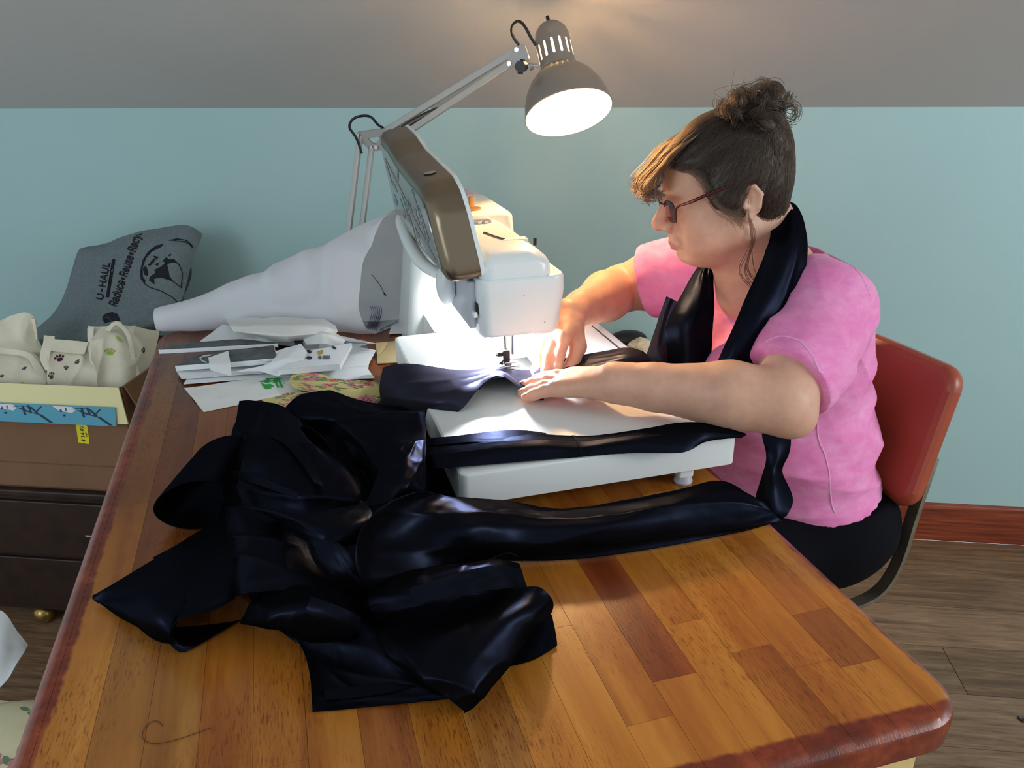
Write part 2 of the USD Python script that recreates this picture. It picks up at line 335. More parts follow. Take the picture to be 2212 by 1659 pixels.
# ================================================================ the table
TX0, TX1, TY0, TY1 = -0.272, 0.549, 0.412, 1.772
def wood(name, ramp, seed, worn=True):
    n = {'g': ('geometry', {}), 's': ('mapping', {'scale': (34, 2.6, 10), 'location': (seed * 3.1, seed * 1.7, 0)}),
         'n': ('noise_texture', {'scale': 1.0, 'detail': 5.0, 'roughness': 0.6, 'distortion': 0.5}),
         'r': ('rgb_ramp', {'ramp': [(p, lin(c)) for p, c in ramp]}),
         's2': ('mapping', {'scale': (640, 62, 60), 'location': (seed, 0, 0)}), 'n2': ('noise_texture', {'scale': 1.0, 'detail': 3.0, 'roughness': 0.6}),
         'r2': ('rgb_ramp', {'ramp': [(0.34, (0.36, 0.20, 0.11)), (0.48, (1, 1, 1))]}),
         'n2b': ('noise_texture', {'scale': 7.0, 'detail': 2.0}), 'r2b': ('rgb_ramp', {'ramp': [(0.42, (0, 0, 0)), (0.62, (0.8, 0.8, 0.8))]}),
         'x': ('mix', {'mix_type': 'multiply'}),
         'xyz': ('separate_xyz', {}), 'n3': ('noise_texture', {'scale': 22.0, 'detail': 6.0, 'roughness': 0.65}),
         'n4': ('noise_texture', {'scale': 4.0, 'detail': 5.0, 'roughness': 0.6}),
         'p': ('principled_bsdf', {'roughness': 0.3, 'coat_weight': 0.12, 'coat_roughness': 0.2}), 'b': ('bump', {'strength': 0.18, 'distance': 0.0012})}
    l = [('g.position', 's.vector'), ('s.vector', 'n.vector'), ('n.fac', 'r.fac'), ('g.position', 's2.vector'), ('s2.vector', 'n2.vector'), ('n2.fac', 'r2.fac'),
         ('r.color', 'x.color1'), ('r2.color', 'x.color2'), ('g.position', 'xyz.vector'), ('g.position', 'n3.vector'), ('g.position', 'n4.vector'), ('g.position', 'n2b.vector'),
         ('n2b.fac', 'r2b.fac'), ('r2b.color', 'x.fac'), ('n2.fac', 'b.height'), ('b.normal', 'p.normal')]
    def m(k, t, a, b=None, c=None):
        inp = {'math_type': t}
        for i, q in enumerate((a, b, c)):
            if q is None: continue
            if isinstance(q, str): l.append((q, f'{k}.value{i + 1}'))
            else: inp[f'value{i + 1}'] = float(q)
        n[k] = ('math', inp); return k + '.value'
    # what is left of the old red varnish: along the edges and over the back of the top; the middle is worn to bare amber wood
    e = m('e3', 'minimum', m('e1', 'subtract', 'xyz.x', TX0 + 0.024), m('e2', 'subtract', TX1 - 0.011, 'xyz.x'))
    e = m('e5', 'minimum', e, m('e4', 'subtract', 'xyz.y', TY0 + 0.024))
    e = m('e7', 'multiply_add', 'n3.fac', 0.018, m('e6', 'subtract', e, 0.008))
    mr = {'range_type': 'smoothstep', 'from_min': 0.004, 'from_max': -0.001, 'clamp': True}
    n['em'] = ('map_range', mr); l.append((e, 'em.value'))
    by = m('b2', 'multiply_add', 'n4.fac', 0.55, m('b1', 'multiply_add', 'xyz.x', -0.55, 'xyz.y'))
    n['bm'] = ('map_range', {'range_type': 'smoothstep', 'from_min': 1.12, 'from_max': 1.55, 'to_max': 0.75, 'clamp': True}); l.append((by, 'bm.value'))
    n['s5'] = ('mapping', {'scale': (17, 2.6, 1), 'location': (1.3, 0.4, 0)}); n['n5'] = ('noise_texture', {'scale': 1.0, 'detail': 5.0, 'roughness': 0.6}); n['r5'] = ('rgb_ramp', {'ramp': [(0.52, (1, 1, 1)), (0.60, (0.80, 0.66, 0.60)), (0.72, (0.66, 0.47, 0.42))]}); n['x5'] = ('mix', {'mix_type': 'multiply', 'fac': 0.8}); l += [('g.position', 's5.vector'), ('s5.vector', 'n5.vector'), ('n5.fac', 'r5.fac'), ('x.color', 'x5.color1'), ('r5.color', 'x5.color2')]
    n['mx'] = ('mix', {'mix_type': 'multiply', 'color2': (0.42, 0.26, 0.21)}); l += [('bm.result', 'mx.fac'), ('x5.color', 'mx.color1')]
    n['red'] = ('rgb_ramp', {'ramp': [(0.3, lin('#511a0b')), (0.5, lin('#762c14')), (0.72, lin('#a04b26'))]}); l.append(('n3.fac', 'red.fac'))
    n['my'] = ('mix', {'mix_type': 'mix'}); l += [('em.result', 'my.fac'), ('mx.color', 'my.color1'), ('red.color', 'my.color2'), ('my.color', 'p.base_color')]
    return usdkit.material(stage, '/World/Looks/' + name, n, l, surface='p.BSDF')
WM = {'honey': wood('stave_honey', [(0.3, '#a8661f'), (0.55, '#bd7a2b'), (0.75, '#c98a3b')], 1),
      'amber': wood('stave_amber', [(0.3, '#97561a'), (0.55, '#b06c24'), (0.75, '#bd7c32')], 2),
      'tan': wood('stave_tan', [(0.3, '#8a5320'), (0.55, '#a56b2c'), (0.75, '#b47c3b')], 3),
      'brown': wood('stave_brown', [(0.3, '#7f4519'), (0.55, '#985621'), (0.75, '#a5642c')], 4),
      'red': wood('stave_red', [(0.3, '#763616'), (0.55, '#8c451c'), (0.75, '#984f24')], 5)}
pine = mat('pale_pine', '#dcbd7e', 0.45, bump=0.1, var=0.12, vscale=14)
tb = thing('table', 'worn butcher-block wooden table with red-brown edges and pale pine legs', 'table')
outline = sbox(TX0 + 0.05, TY0 + 0.05, TX1 - 0.05, TY1 - 0.05).buffer(0.05, quad_segs=10)
rings = []
for k in range(7):                                                 # a bull-nosed edge 40 mm deep
    a = math.radians(-90 + 30 * k); d = 0.012 * (1 - math.cos(a)); z = TZ - 0.012 + 0.012 * math.sin(a) - (0.016 if k < 3 else 0)
    rings.append((outline.buffer(-d, quad_segs=10), z))
hullpts = np.vstack([np.c_[A(p.exterior.coords)[:-1], np.full(len(p.exterior.coords) - 1, z)] for p, z in rings])
top = man(trimesh.convex.convex_hull(hullpts))
cols = [TX0 - 0.01] + [0.286 + 0.045 * k for k in range(-12, 6)] + [TX1 + 0.01]
special = {(0.286, 0.531): 'red', (0.466, 0.497): 'brown'}
rng = np.random.default_rng(11)
cuts = {0.286: [0.531, 0.80, 1.15, 1.48], 0.241: [0.489, 0.86, 1.2, 1.5], 0.421: [0.509, 0.85, 1.22], 0.466: [0.497, 0.577, 0.95, 1.35], 0.331: [0.60, 1.0, 1.4], 0.376: [0.545, 0.74, 1.1, 1.45], 0.511: [0.7, 1.05, 1.5]}
for i in range(len(cols) - 1):
    x0, x1 = cols[i], cols[i + 1]; key = next((k for k in cuts if abs(k - x0) < 1e-6), None)
    if key is not None: ys = cuts[key]
    else:
        ys = [0.45 + rng.random() * 0.3]
        while ys[-1] < 1.5: ys.append(ys[-1] + 0.25 + rng.random() * 0.3)
    ys = [TY0 - 0.02] + ys + [TY1 + 0.02]
    for j in range(len(ys) - 1):
        w = str(rng.choice(['honey', 'amber', 'tan', 'amber', 'honey', 'honey', 'amber', 'brown'] if x0 > -0.12 else ['honey', 'amber', 'tan', 'amber', 'brown']))
        if key == 0.286: w = ['honey', 'red', 'amber', 'tan', 'brown'][j]
        if key == 0.466: w = ['honey', 'brown', 'amber', 'amber', 'tan'][j]
        if key == 0.241: w = ['honey', 'amber', 'tan', 'brown', 'amber'][j]
        if key == 0.331: w = ['honey', 'amber', 'brown', 'tan'][j]
        if key == 0.376: w = ['amber', 'honey', 'brown', 'amber', 'tan'][j]
        if key == 0.421: w = ['honey', 'honey', 'amber', 'tan'][j]
        g = 0.00005
        pb = man(bx(x0 + g, x1 - g, ys[j] + g, ys[j + 1] - g, 0.6, TZ - 0.0003))
        pc = man(bx(x0 + 4 * g, x1 - 4 * g, ys[j] + 4 * g, ys[j + 1] - 4 * g, 0.6, TZ + 0.01))
        m = tm(top ^ (pb + pc))
        if len(m.faces): obj('stave', m, WM[w], tb, smooth=30)
for x in (TX0 + 0.02, TX1 - 0.1):
    for y in (TY0 + 0.035, TY1 - 0.115):
        obj('leg', rbox(x, x + 0.08, y, y + 0.08, 0, 0.7098, 0.004), pine, tb)
obj('apron', rbox(TX0 + 0.1, TX1 - 0.1, TY0 + 0.05, TY0 + 0.07, 0.62, 0.7098, 0.002), pine, tb)
obj('apron', rbox(TX0 + 0.1, TX1 - 0.1, TY1 - 0.07, TY1 - 0.05, 0.62, 0.7098, 0.002), pine, tb)
obj('apron', rbox(TX0 + 0.04, TX0 + 0.06, TY0 + 0.115, TY1 - 0.115, 0.62, 0.7098, 0.002), pine, tb)
obj('apron', rbox(TX1 - 0.06, TX1 - 0.04, TY0 + 0.115, TY1 - 0.115, 0.62, 0.7098, 0.002), pine, tb)
# ================================================================ the sewing machine and its extension table
white_plastic = mat('white_plastic', '#dfe6e6', 0.28, coat_weight=0.2)
white_matte = mat('white_matte', '#dfe3e2', 0.42)
lilac_plastic = mat('lilac_plastic', '#b9bcc6', 0.3)
bronze = mat('bronze_lacquer', '#857763', 0.26, metallic=0.8)
black_plastic = mat('black_plastic', '#121214', 0.4)
steel = mat('polished_steel', '#c9c9c9', 0.22, metallic=1.0)
gap_dark = mat('gap_dark', '#4a3d38', 0.6)
EZ = 0.82
et = thing('extension_table', 'white plastic extension table on small feet around the sewing machine bed', 'extension table')
eo = sbox(0.174, 0.846, 0.556, 1.385).buffer(0.0)
eo = eo.buffer(-0.012).buffer(0.012, quad_segs=8)
hp = []
for d, z in ((0.0, EZ - 0.043), (0.0, EZ - 0.004), (0.0012, EZ - 0.0012), (0.004, EZ)):
    p = eo.buffer(-d, quad_segs=6); hp.append(np.c_[A(p.exterior.coords)[:-1], np.full(len(p.exterior.coords) - 1, z)])
slabm = man(trimesh.convex.convex_hull(np.vstack(hp)))
slabm = slabm - man(bx(0.18, 0.55, 0.852, 1.379, EZ - 0.06, EZ - 0.006))
obj('table_plate', tm(slabm), white_matte, et, smooth=25)
for x, y in ((0.488, 0.864), (0.21, 0.89), (0.21, 1.345), (0.52, 1.345)):
    f = rbox(x - 0.011, x + 0.011, y - 0.009, y + 0.009, TZ + 0.010, EZ - 0.006, 0.003)
    leg = obj('foot', f, white_plastic, et)
    c = lathe([(0, 0), (0.012, 0), (0.013, 0.003), (0.010, 0.011), (0, 0.011)], 20); c.apply_translation([x, y, TZ + 0.0004])
    obj('foot_pad', c, lilac_plastic, leg, label='translucent grey foot pad')
obj('ruler_groove', bx(0.5345, 0.5375, 0.87, 1.37, EZ - 0.002, EZ + 0.0004), gap_dark, et, smooth=False, label='dark groove along the right edge')
sc = [text_poly('U', 0.006), shapely.affinity.translate(text_poly('1', 0.006), 0.009, 0)]
k = extr(shapely.union_all(sc), 0.0003); k.apply_translation([0.525, 0.853, EZ + 0.0001]); obj('printed_mark', k, black_plastic, et, smooth=False)

sm = thing('sewing_machine', 'large white computerized sewing machine with its bronze-edged lid tilted open', 'sewing machine')
def hull_rings(rings):
    return trimesh.convex.convex_hull(np.vstack([np.c_[A(p.exterior.coords)[:-1], np.full(len(p.exterior.coords) - 1, z)] for p, z in rings]))
def rr(x0, x1, y0, y1, r): return sbox(x0 + r, y0 + r, x1 - r, y1 - r).buffer(r, quad_segs=6)
# needle head: an upright housing with rounded corners that narrows a little to its foot
head = hull_rings([(rr(0.280, 0.400, 1.136, 1.29, 0.018), 0.886), (rr(0.276, 0.404, 1.130, 1.29, 0.020), 0.894), (rr(0.272, 0.412, 1.128, 1.29, 0.020), 0.955), (rr(0.272, 0.411, 1.128, 1.29, 0.020), 0.977), (rr(0.274, 0.409, 1.131, 1.29, 0.020), 0.980)])
head = man(head) - man(bx(0.285, 0.36, 1.128, 1.29, 0.876, 0.889)) 
obj('needle_head', tm(head), white_plastic, sm, smooth=30)
dome = hull_rings([(rr(0.277, 0.392, 1.133, 1.40, 0.022), 0.9795), (rr(0.277, 0.391, 1.134, 1.40, 0.022), 0.996), (rr(0.279, 0.386, 1.137, 1.40, 0.024), 1.005), (rr(0.284, 0.376, 1.146, 1.40, 0.026), 1.014), (rr(0.290, 0.366, 1.160, 1.40, 0.026), 1.019), (rr(0.294, 0.360, 1.20, 1.40, 0.026), 1.021)])
obj('top_cover', dome, white_plastic, sm, smooth=40)
arm = hull_rings([(rr(0.262, 0.412, 1.262, 1.62, 0.02), 0.93), (rr(0.262, 0.412, 1.262, 1.62, 0.02), 0.978)])
obj('arm', arm, white_plastic, sm, smooth=30)
pil = hull_rings([(rr(0.215, 0.43, 1.50, 1.64, 0.02), TZ + 0.004), (rr(0.235, 0.42, 1.505, 1.64, 0.02), 0.93)])
obj('pillar', pil, white_plastic, sm, smooth=30)
bed = hull_rings([(rr(0.25, 0.40, 1.386, 1.64, 0.01), TZ + 0.004), (rr(0.25, 0.40, 1.386, 1.64, 0.01), EZ - 0.002)])
obj('bed', bed, white_matte, sm, smooth=30)
blk = hull_rings([(rr(0.268, 0.412, 1.402, 1.63, 0.02), 0.9795), (rr(0.27, 0.409, 1.406, 1.63, 0.018), 1.018), (rr(0.274, 0.405, 1.410, 1.63, 0.018), 1.023)])
obj('spool_deck', blk, white_plastic, sm, smooth=30)
# lid: a shallow tray, bronze outside, white lip, leaning back on its hinge
LU, LD = A([-0.165, 0, 0.986]), A([0.986, 0, 0.165]); LO = A([0.281, 0, 0.981])
prof = Polygon([(1.14, 0.002), (1.140, 0.03), (1.160, 0.10), (1.180, 0.128), (1.215, 0.143), (1.30, 0.15), (1.42, 0.160), (1.50, 0.178), (1.60, 0.186), (1.612, 0.176), (1.612, 0.002)]).buffer(-0.008).buffer(0.008, quad_segs=6)
lr = []
for d, o in ((0, 0), (0, 0.034), (0.003, 0.044), (0.009, 0.051), (0.018, 0.054)):
    p = prof.buffer(-d, quad_segs=5); q = A(p.exterior.coords)[:-1]
    lr.append((shapely.Polygon(q), o))
def lid_pt(y, u, o): return LO + np.outer(u, LU) + np.outer(y, [0, 1.0, 0]) - np.outer(o, LD)
def loft_poly(rings, n=140):
    R = []
    for p, o in rings:
        L = p.exterior; q = A([L.interpolate(t, normalized=True).coords[0] for t in np.arange(n) / n]); k = np.argmin(q[:, 0] + 3 * q[:, 1]); R.append((np.roll(q, -k, 0), o))
    v = np.vstack([lid_pt(q[:, 0], q[:, 1], np.full(n, o)) for q, o in R]); f = []
    for i in range(len(R) - 1):
        for j in range(n):
            k = (j + 1) % n; f += [[i * n + j, i * n + k, (i + 1) * n + k], [i * n + j, (i + 1) * n + k, (i + 1) * n + j]]
    c = Polygon(R[-1][0]); w, g = trimesh.creation.triangulate_polygon(c, engine='earcut')
    v2 = lid_pt(w[:, 0], w[:, 1], np.full(len(w), R[-1][1])); f2 = np.asarray(g) + len(v)
    c0 = Polygon(R[0][0]); w0, g0 = trimesh.creation.triangulate_polygon(c0, engine='earcut')
    v3 = lid_pt(w0[:, 0], w0[:, 1], np.full(len(w0), R[0][1])); f3 = np.asarray(g0) + len(v) + len(v2)
    t = trimesh.Trimesh(np.vstack([v, v2, v3]), np.vstack([f, f2, f3]), process=True); t.fix_normals(); return t
lid = obj('lid', loft_poly(lr), bronze, sm, smooth=40, label='bronze-sided lid tilted open')
lip = loft_poly([(prof.buffer(0.0015), -0.006), (prof.buffer(0.0015), 0.0)]); obj('lip', lip, white_plastic, lid, smooth=30, label='white inner lip')
# the lid's glossy outer panel with its grey leaf print
panel_m = mat('silver_panel', '#8d9694', 0.08, metallic=0.35)
pp = prof.buffer(-0.02)
pr = loft_poly([(pp, 0.0542), (pp.buffer(-0.001), 0.0556)], 80); obj('outer_panel', pr, panel_m, lid, smooth=30, label='glossy silver-grey outer panel')
leafm = mat('leaf_print', '#5a6364', 0.2)
rng = np.random.default_rng(3); leaves = []
for i in range(26):
    y, u = rng.uniform(1.2, 1.57), rng.uniform(0.03, 0.13)
    q = disc(y, u, rng.uniform(0.012, 0.028), rng.uniform(0.003, 0.006), rng.uniform(-0.6, 1.4), 12).intersection(pp)
    leaves.append(q)
leaves.append(shapely.LineString([(1.19, 0.03), (1.3, 0.06), (1.42, 0.1), (1.56, 0.14)]).buffer(0.003))
e = extr(shapely.union_all(leaves), 0.0004); v = e.vertices; e.vertices = lid_pt(v[:, 0], v[:, 1], 0.0557 + v[:, 2]); obj('leaf_print', e, leafm, lid, smooth=False, label='dark grey leaf print')
q = disc(1.205, 0.012, 0.016, 0.008, 0); b0 = lathe([(0, 0.0012), (0.009, 0.0010), (0.010, 0), (0, -0.001)], 24)
c, n_ = lid_pt(A([1.262]), A([0.1478]), A([0.026]))[0], LU
b0.apply_transform(frame_m(c, [0, 1, 0], LD, np.cross([0, 1, 0], LD) * (1 if np.cross([0, 1, 0], LD) @ LU > 0 else -1))); obj('badge', b0, steel, lid, label='oval silver badge')
# slot lever, thread path, small marks on the top
obj('slot', tube([(0.318, 1.27, 1.0208), (0.330, 1.225, 1.0208), (0.336, 1.213, 1.0208)], 0.0028, 8), black_plastic, sm, label='dark thread slot')
obj('thread_cover', rbox(0.332, 0.374, 1.205, 1.225, 1.012, 1.0222, 0.003), white_matte, sm)
obj('thread_guide', rbox(0.285, 0.352, 1.345, 1.372, 1.016, 1.030, 0.006), lilac_plastic, sm)
obj('stop_button', tube([(0.386, 1.212, 1.008), (0.388, 1.218, 1.018)], 0.003), black_plastic, sm)
for x in (0.325, 0.337): obj('guide_window', rbox(x, x + 0.008, 1.343, 1.346, 1.019, 1.027, 0.001), steel, sm)
brass = mat('brass_pin', '#b98a55', 0.35, metallic=0.6)
for x in (0.318, 0.345): obj('spool_pin', tube([(x, 1.47, 1.022), (x, 1.47, 1.047)], 0.0055, sides=12), brass, sm)
obj('bobbin_winder', tube([(0.318, 1.47, 1.044), (0.333, 1.47, 1.042)], 0.004, sides=10), brass, sm)
d0 = lathe([(0, 0), (0.018, 0), (0.018, 0.003), (0, 0.003)], 24); d0.apply_translation([0.345, 1.47, 1.0228]); obj('spool_plate', d0, brass, sm)
# presser bar, needle, foot
obj('presser_bar', tube([(0.3235, 1.168, 0.838), (0.3235, 1.168, 0.90)], 0.0032, sides=12), steel, sm)
obj('needle_bar', tube([(0.335, 1.166, 0.846), (0.335, 1.166, 0.90)], 0.0028, sides=12), steel, sm)
obj('needle', tube([(0.335, 1.166, 0.826), (0.335, 1.166, 0.848)], [0.0004, 0.0009]), steel, sm)
obj('presser_foot', cat_([rbox(0.312, 0.345, 1.154, 1.159, 0.8275, 0.8305, 0.001), rbox(0.312, 0.345, 1.171, 1.176, 0.8275, 0.8305, 0.001), rbox(0.318, 0.33, 1.156, 1.174, 0.830, 0.836, 0.001)]), steel, sm)
obj('foot_ankle', cat_([rbox(0.3165, 0.3285, 1.158, 1.174, 0.836, 0.856, 0.002), rbox(0.308, 0.3165, 1.160, 1.168, 0.846, 0.853, 0.001), prism([(0.309, 0.834), (0.3165, 0.84), (0.3165, 0.831)], 'y', 1.160, 1.168)]), black_plastic, sm, label='black presser foot ankle')
obj('foot_screw', tube([(0.305, 1.164, 0.8495), (0.3095, 1.164, 0.8495)], 0.004, sides=12), steel, sm)
pl = bx(0.288, 0.372, 1.13, 1.21, EZ - 0.001, EZ + 0.0008); obj('needle_plate', pl, steel, sm, smooth=False)
obj('thread_cutter', rbox(0.271, 0.2755, 1.142, 1.162, 0.925, 0.943, 0.001), black_plastic, sm)
obj('cutter_bracket', rbox(0.2655, 0.272, 1.138, 1.166, 0.921, 0.93, 0.002), white_plastic, sm)
for x, z in ((0.342, 0.953), (0.376, 0.907)): obj('screw_mark', tube([(x, 1.1275, z), (x, 1.1295, z)], 0.0012), lilac_plastic, sm)
# rear parts seen on the left of the head: carrying handle and needle threader lever
hd = tube([(0.255, 1.60, 0.985), (0.232, 1.58, 0.995), (0.222, 1.50, 0.985), (0.228, 1.36, 0.958), (0.248, 1.30, 0.95)], [0.009, 0.011, 0.013, 0.012, 0.009], 24, 12)
obj('carrying_handle', hd, white_plastic, sm)
tab = trimesh.creation.icosphere(3, 1.0); tab.vertices = tab.vertices * [0.016, 0.02, 0.034] + [0.248, 1.255, 0.945]
obj('presser_lever', tab, white_plastic, sm)
obj('shaded_side_plate', rbox(0.262, 0.273, 1.15, 1.285, 0.90, 0.975, 0.004), lilac_plastic, sm)  # plate over the head's left side; the side's shade is put into its lilac-grey colour
# the machine's own work lamp under the head
led = mat('led_white', (1, 1, 1), 0.5, emission_color=(0.93, 0.96, 1.0), emission_strength=30.0)
obj('work_lamp', rbox(0.292, 0.352, 1.20, 1.225, 0.8885, 0.8905, 0.0008), led, sm)
for nm, ps, tg, w, h, pw in (('WorkLight', (0.320, 1.210, 0.884), (0.345, 1.10, 0.80), 0.05, 0.02, 1600.0), ('WorkLight_2', (0.33, 1.40, 0.926), (0.33, 1.36, 0.80), 0.06, 0.02, 200.0)):
    rect_light(nm, ps, tg, w, h, pw, (0.93, 0.95, 1.0))
obj('arm_lamp', rbox(0.30, 0.36, 1.39, 1.41, 0.9275, 0.9305, 0.0008), led, sm)

# ================================================================ the swing-arm lamp
lamp_grey = mat('lamp_silver', '#98948e', 0.34, metallic=0.6)
arm_grey = mat('lamp_arm_paint', '#b4b3b0', 0.35, metallic=0.3)
cable_m = mat('black_cable', '#0d0d0e', 0.45)
lp = thing('desk_lamp', 'silver swing-arm desk lamp with a dome shade, lit, reaching over the sewing machine', 'desk lamp')
B0 = at_y(735, 640, 1.735); B0[2] = TZ
obj('clamp', cat_([rbox(B0[0] - 0.02, B0[0] + 0.02, 1.715, 1.775, TZ + 0.0004, TZ + 0.012, 0.003), rbox(B0[0] - 0.012, B0[0] + 0.012, 1.773, 1.781, TZ - 0.075, TZ + 0.012, 0.002), rbox(B0[0] - 0.012, B0[0] + 0.012, 1.735, 1.781, TZ - 0.078, TZ - 0.068, 0.002)]), arm_grey, lp)
def bar(a, b, w=0.0075, d=0.004):
    a, b = A(a), A(b); x = b - a; L = np.linalg.norm(x); x /= L; n = A([0.62, 0.75, -0.2]); n -= x * (n @ x); n /= np.linalg.norm(n)
    m = rbox(0, L, -w, w, -d, d, 0.0015, 8); m.apply_transform(frame_m(a, x, np.cross(n, x), n)); return m
J1, J2 = at_y(778, 292, 1.735), at_y(803, 318, 1.735)
L1, L2 = at_y(733, 672, 1.735), at_y(760, 672, 1.735)
L1[2] = max(L1[2], TZ + 0.012); L2[2] = max(L2[2], TZ + 0.012)
obj('lower_arm', bar(L1, J1, 0.0058), arm_grey, lp); obj('lower_arm', bar(L2, J2, 0.0058), arm_grey, lp)
K0, K1 = at_y(842, 278, 1.725), at_y(865, 300, 1.725)
H0, H1 = at_y(1118, 108, 1.50), at_y(1102, 138, 1.50)
def tri_plate(pts, t=0.003, n=(0.62, 0.75, -0.2), r=0.006, hole=None):
    p = A(pts); o = p[0]; n = A(n, float); x = p[1] - o; x /= np.linalg.norm(x); n -= x * (n @ x); n /= np.linalg.norm(n); y = np.cross(n, x)
    pg = shapely.MultiPoint([((q - o) @ x, (q - o) @ y) for q in p]).convex_hull.buffer(r)
    if hole: pg = pg.difference(shapely.MultiPoint([((q - o) @ x, (q - o) @ y) for q in p]).convex_hull.buffer(-hole))
    m = extr(pg, 2 * t); m.apply_translation([0, 0, -t]); m.apply_transform(frame_m(o, x, y, n)); return m
obj('elbow_bracket', tri_plate([J1, J2, K0, at_y(818, 318, 1.73)], hole=0.008, r=0.007), arm_grey, lp)
obj('upper_arm', bar(at_y(818, 292, 1.73), H0, 0.0062), arm_grey, lp)
obj('upper_arm', bar(at_y(826, 322, 1.73), H1, 0.0062), arm_grey, lp)
obj('spring', tube([at_y(840, 300, 1.72), at_y(895, 262, 1.68), at_y(945, 238, 1.64)], 0.0065, 20, 10), mat('spring_steel', '#6d665e', 0.4, metallic=0.8), lp)
obj('head_bracket', tri_plate([H0, H1, at_y(1138, 128, 1.495), at_y(1128, 105, 1.495)], r=0.007), arm_grey, lp)
for p in (J1, J2, H0, H1, at_y(815, 318, 1.73)):
    d = A([-0.62, -0.75, 0.1]); d /= np.linalg.norm(d); obj('rivet', tube([p + d * 0.003, p + d * 0.0055], 0.0042, sides=12), steel, lp)
kn = at_y(1130, 143, 1.485)
obj('tilt_knob', cat_([tube([kn, kn + A([-0.01, -0.014, 0])], 0.010, sides=10), tube([kn + A([-0.002, -0.006, 0.011]), kn + A([-0.008, -0.008, -0.013])], 0.005, sides=8)]), black_plastic, lp)
nk = at_y(1163, 142, 1.475); obj('pivot_rod', tube([at_y(1125, 140, 1.487), nk], 0.0032, sides=10), steel, lp); obj('pivot_nut', tube([at_y(1143, 146, 1.482), at_y(1151, 142, 1.48)], 0.006, sides=8), steel, lp)
# shade: axis leaning down, a little to the right and towards the viewer
SC = at_y(1228, 242, 1.455); vr, vu, vb = ROT[:, 0], ROT[:, 1], ROT[:, 2]
AX = -(0.982 * (0.19 * vr - 0.982 * vu) + 0.185 * vb); AX /= np.linalg.norm(AX)      # points from the rim to the cap
ex = vr - AX * (vr @ AX); ex /= np.linalg.norm(ex); ey = np.cross(AX, ex); FM_ = frame_m(SC, ex, ey, AX)
S = 0.0805
out = [(1.0, 0), (0.985, 0.10), (0.95, 0.28), (0.87, 0.52), (0.74, 0.75), (0.58, 0.93), (0.45, 1.02), (0.41, 1.05)]
inn = [(0.38, 1.03), (0.56, 0.89), (0.72, 0.71), (0.85, 0.49), (0.93, 0.27), (0.965, 0.10), (0.98, 0.0)]
sh = lathe([(r * S, z * S) for r, z in out], 64); si = lathe([(r * S, z * S) for r, z in inn], 64)
rim = lathe([(1.0 * S, 0), (1.008 * S, -0.0015), (0.99 * S, -0.003), (0.98 * S, 0)], 64)
for m in (sh, si, rim): m.apply_transform(FM_)
sp = obj('shade', cat_([sh, rim]), lamp_grey, lp, smooth=50)
obj('shade_lining', si, mat('lamp_lining', '#f6f2ea', 0.6), sp, smooth=50, label='white inside of the shade')
neck = trimesh.creation.annulus(0.386 * S, 0.405 * S, 0.75 * S, sections=64); neck.apply_translation([0, 0, (1.04 + 0.375) * S])
nm_ = man(neck)
for k in range(14):
    a = 2 * np.pi * k / 14; sl = rbox(0.34 * S, 0.46 * S, -0.027 * S, 0.027 * S, 1.28 * S, 1.66 * S, 0.0018, 8); sl.apply_transform(trimesh.transformations.rotation_matrix(a, [0, 0, 1])); nm_ = nm_ - man(sl)
nk_ = tm(nm_); nk_.apply_transform(FM_); nko = obj('socket_housing', nk_, lamp_grey, lp, smooth=40, label='slotted socket housing')
cap = lathe([(0.405 * S, 1.79 * S), (0.40 * S, 1.90 * S), (0.36 * S, 2.05 * S), (0.27 * S, 2.17 * S), (0.14 * S, 2.22 * S), (0, 2.225 * S)], 48); cap.apply_transform(FM_); obj('housing_cap', cap, lamp_grey, lp, smooth=50)
col = lathe([(0.41 * S, 1.03 * S), (0.435 * S, 1.05 * S), (0.435 * S, 1.11 * S), (0.41 * S, 1.13 * S)], 48); col.apply_transform(FM_); obj('collar', col, lamp_grey, lp, smooth=50)
sw = tube([SC + AX * 2.2 * S, SC + AX * 2.45 * S], 0.0034, sides=10); obj('switch', sw, black_plastic, lp)
bulb = lathe([(0, 0.42 * S), (0.17 * S, 0.46 * S), (0.29 * S, 0.58 * S), (0.33 * S, 0.74 * S), (0.28 * S, 0.90 * S), (0.17 * S, 1.04 * S), (0.15 * S, 1.30 * S), (0.15 * S, 1.66 * S), (0, 1.68 * S)], 32); bulb.apply_transform(FM_)
bulb_m = mat('bulb_glow', (1, 1, 1), 0.5, emission_color=(1.0, 0.60, 0.26), emission_strength=430.0)
obj('bulb', bulb, bulb_m, lp, smooth=50)
obj('cable', tube([at_y(1158, 98, 1.475), at_y(1146, 80, 1.478), at_y(1132, 55, 1.483), at_y(1118, 46, 1.488), at_y(1106, 58, 1.493), at_y(1108, 78, 1.497), at_y(1121, 97, 1.50)], 0.0026, 40), cable_m, lp)
obj('cable', tube([J1 + A([0, -.006, -.035]), at_y(766, 292, 1.725), at_y(755, 275, 1.722), at_y(762, 258, 1.72), at_y(785, 250, 1.715), at_y(803, 254, 1.715), at_y(815, 268, 1.715), at_y(828, 276, 1.72)], 0.0026, 40), cable_m, lp)
